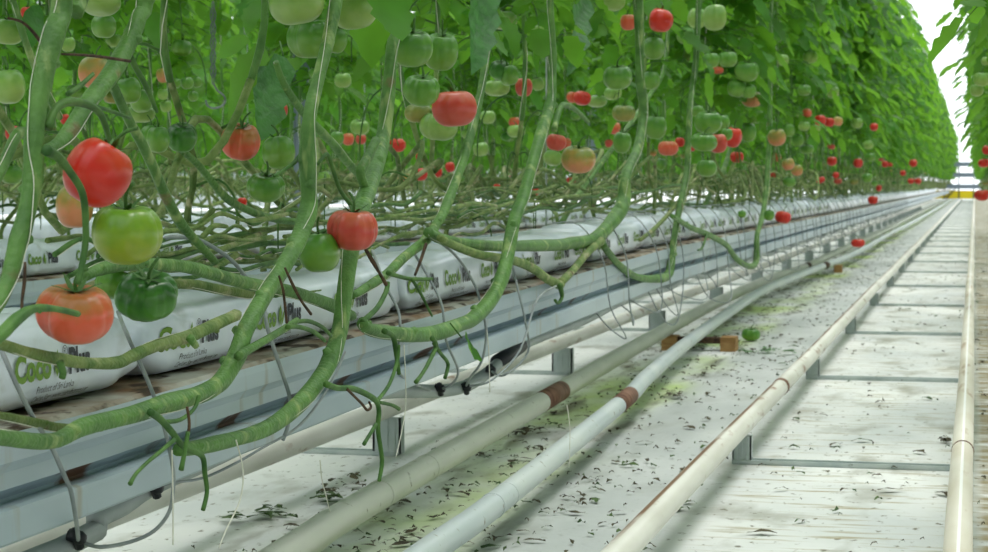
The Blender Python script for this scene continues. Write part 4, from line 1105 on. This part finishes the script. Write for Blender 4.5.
# loose white strings hanging to the floor
for px, X, lab in [([(236,440),(243,470),(240,500),(226,530),(219,548)], -1.0, 'loose white string touching the floor at lower left'),
                   ([(320,460),(322,480),(326,495),(330,512)], -1.1, 'short loose white string just left of the greyish cream pipe'),
                   ([(404,345),(406,400),(402,430),(396,457)], -1.0, 'white string hanging beside the nearest rail support below the gutter'),
                   ([(567,405),(570,430),(569,468)], -.93, 'white string dangling at the pale grey pipe coupling'),
                   ([(487,330),(489,356),(490,392)], -1.0, 'white string hanging right of the small low leaf'),
                   ([(172,450),(173,500),(173,545)], -.98, 'thin white string hanging straight at lower left')]:
    b = MB(); b.tube(smooth([atX(x, y, X) for x, y in px], None, 4), .0011, M['twine'], 5)
    link('loose_string', b.mesh('loose_string'), None, (0, 0, 0), lab, 'string')

# ------------------------------------------------------------------ plant scraps on the floor
def scrap(mb, x, y, r, ln, m, z=.0035):
    a = r.uniform(0, PI); c, s = math.cos(a), math.sin(a); n = 4; vs = []; cv = r.uniform(-.5, .5)
    for i in range(n + 1):
        t = i / n - .5; w = ln * r.uniform(.10, .28) * (1 - abs(t) * 1.5); u = t * ln; v = cv * ln * t * t
        for sg in (-1, 1):
            X_ = u; Y_ = v + sg * w
            vs.append((x + X_ * c - Y_ * s, y + X_ * s + Y_ * c, z + abs(r.gauss(0, .003)) + .004 * (1 - 4 * t * t)))
    mb.add(vs, [(2*i, 2*i+2, 2*i+3, 2*i+1) for i in range(n)], m)
b = MB(); r = random.Random(77)
for k in range(3200):
    y = 3.2 + (r.random() ** 1.7) * 26
    u = r.random()
    if u < .40: x = r.gauss(-1.13, .10)
    elif u < .52: x = r.gauss(-1.36, .05)
    elif u < .74: x = r.uniform(-.95, -.62)
    elif u < .84: x = r.uniform(-.55, -.06)
    else: x = r.uniform(.01, .5)
    scrap(b, x, y, r, r.uniform(.008, .032) if r.random() < .86 else r.uniform(.035, .065), M[r.choice(('litterb', 'litterb', 'litterg'))])
link('leaf_litter', b.mesh('leaf_litter'), None, (0, 0, 0), 'small dark scraps of dried leaf scattered over the white floor', 'litter', None, 'stuff')
def clump(px, py, n, spread, m, label, z=0.0, ln=.05):
    p = atZ(px, py, z); b = MB(); r = random.Random(int(px * 7 + py))
    for k in range(n):
        scrap(b, r.gauss(0, spread * .45), r.gauss(0, spread), r, ln * r.uniform(.5, 1.3), M[m], .004 + r.random() * .012)
    link('fallen_leaf', b.mesh('fallen_leaf'), None, p, label, 'fallen leaf')
clump(268, 520, 16, .06, 'litterg', 'wilted green leaf on the floor at the lower left, by the loose string')
clump(325, 500, 8, .03, 'litterg', 'small wilted leaf just left of the greyish cream pipe')
clump(352, 486, 14, .07, 'litterb', 'dry leaf pile beside the greyish cream pipe, near the rail support')
clump(528, 434, 12, .05, 'litterb', 'reddish brown leaf pile between the two heating pipes')
clump(767, 353.5, 10, .03, 'leaf_dark', 'bright green leaf scrap on the floor right of the sleeper block', 0, .06)
clump(789, 354.5, 5, .015, 'leaf_dark', 'round green leaf scrap beside the path rail, right of another scrap', 0, .06)
clump(746, 354, 6, .03, 'leaf_dark', 'green leaf scrap at the foot of the right sleeper block', 0, .05)
clump(946, 443, 10, .012, 'litterb', 'dark clod of dry leaf against the worn right rail', 0, .04)
clump(680, 398, 8, .03, 'litterb', 'dark leaf scrap on the floor between pipe coupling and path rail', 0, .04)
# ------------------------------------------------------------------ light, world, camera
w = bpy.data.worlds.new('sky'); bpy.context.scene.world = w; w.use_nodes = True
bg = w.node_tree.nodes['Background']; bg.inputs['Color'].default_value = (.93, .97, 1.0, 1); bg.inputs['Strength'].default_value = 1.95
sun = bpy.data.lights.new('sun', 'SUN'); sun.energy = 2.2; sun.angle = math.radians(32); sun.color = (1, .98, .93)
so = bpy.data.objects.new('sun', sun); C.objects.link(so); so.rotation_euler = (math.radians(-10), math.radians(3), 0)
cam = bpy.data.cameras.new('camera'); co = bpy.data.objects.new('camera', cam); C.objects.link(co)
cam.sensor_width = 36; cam.lens = FPX / 988 * 36; cam.clip_end = 400; cam.clip_start = .05
co.matrix_world = Matrix(((RT.x, UP.x, -FW.x, EYE.x), (RT.y, UP.y, -FW.y, EYE.y), (RT.z, UP.z, -FW.z, EYE.z), (0, 0, 0, 1)))
cam.dof.use_dof = True; cam.dof.focus_distance = 3.1; cam.dof.aperture_fstop = 16
sc = bpy.context.scene; sc.camera = co
vs = sc.view_settings; vs.view_transform = 'Standard'; vs.look = 'None'; vs.gamma = 1; vs.use_curve_mapping = False; vs.exposure = 0.02
sc.cycles.max_bounces = 8; sc.cycles.transparent_max_bounces = 8
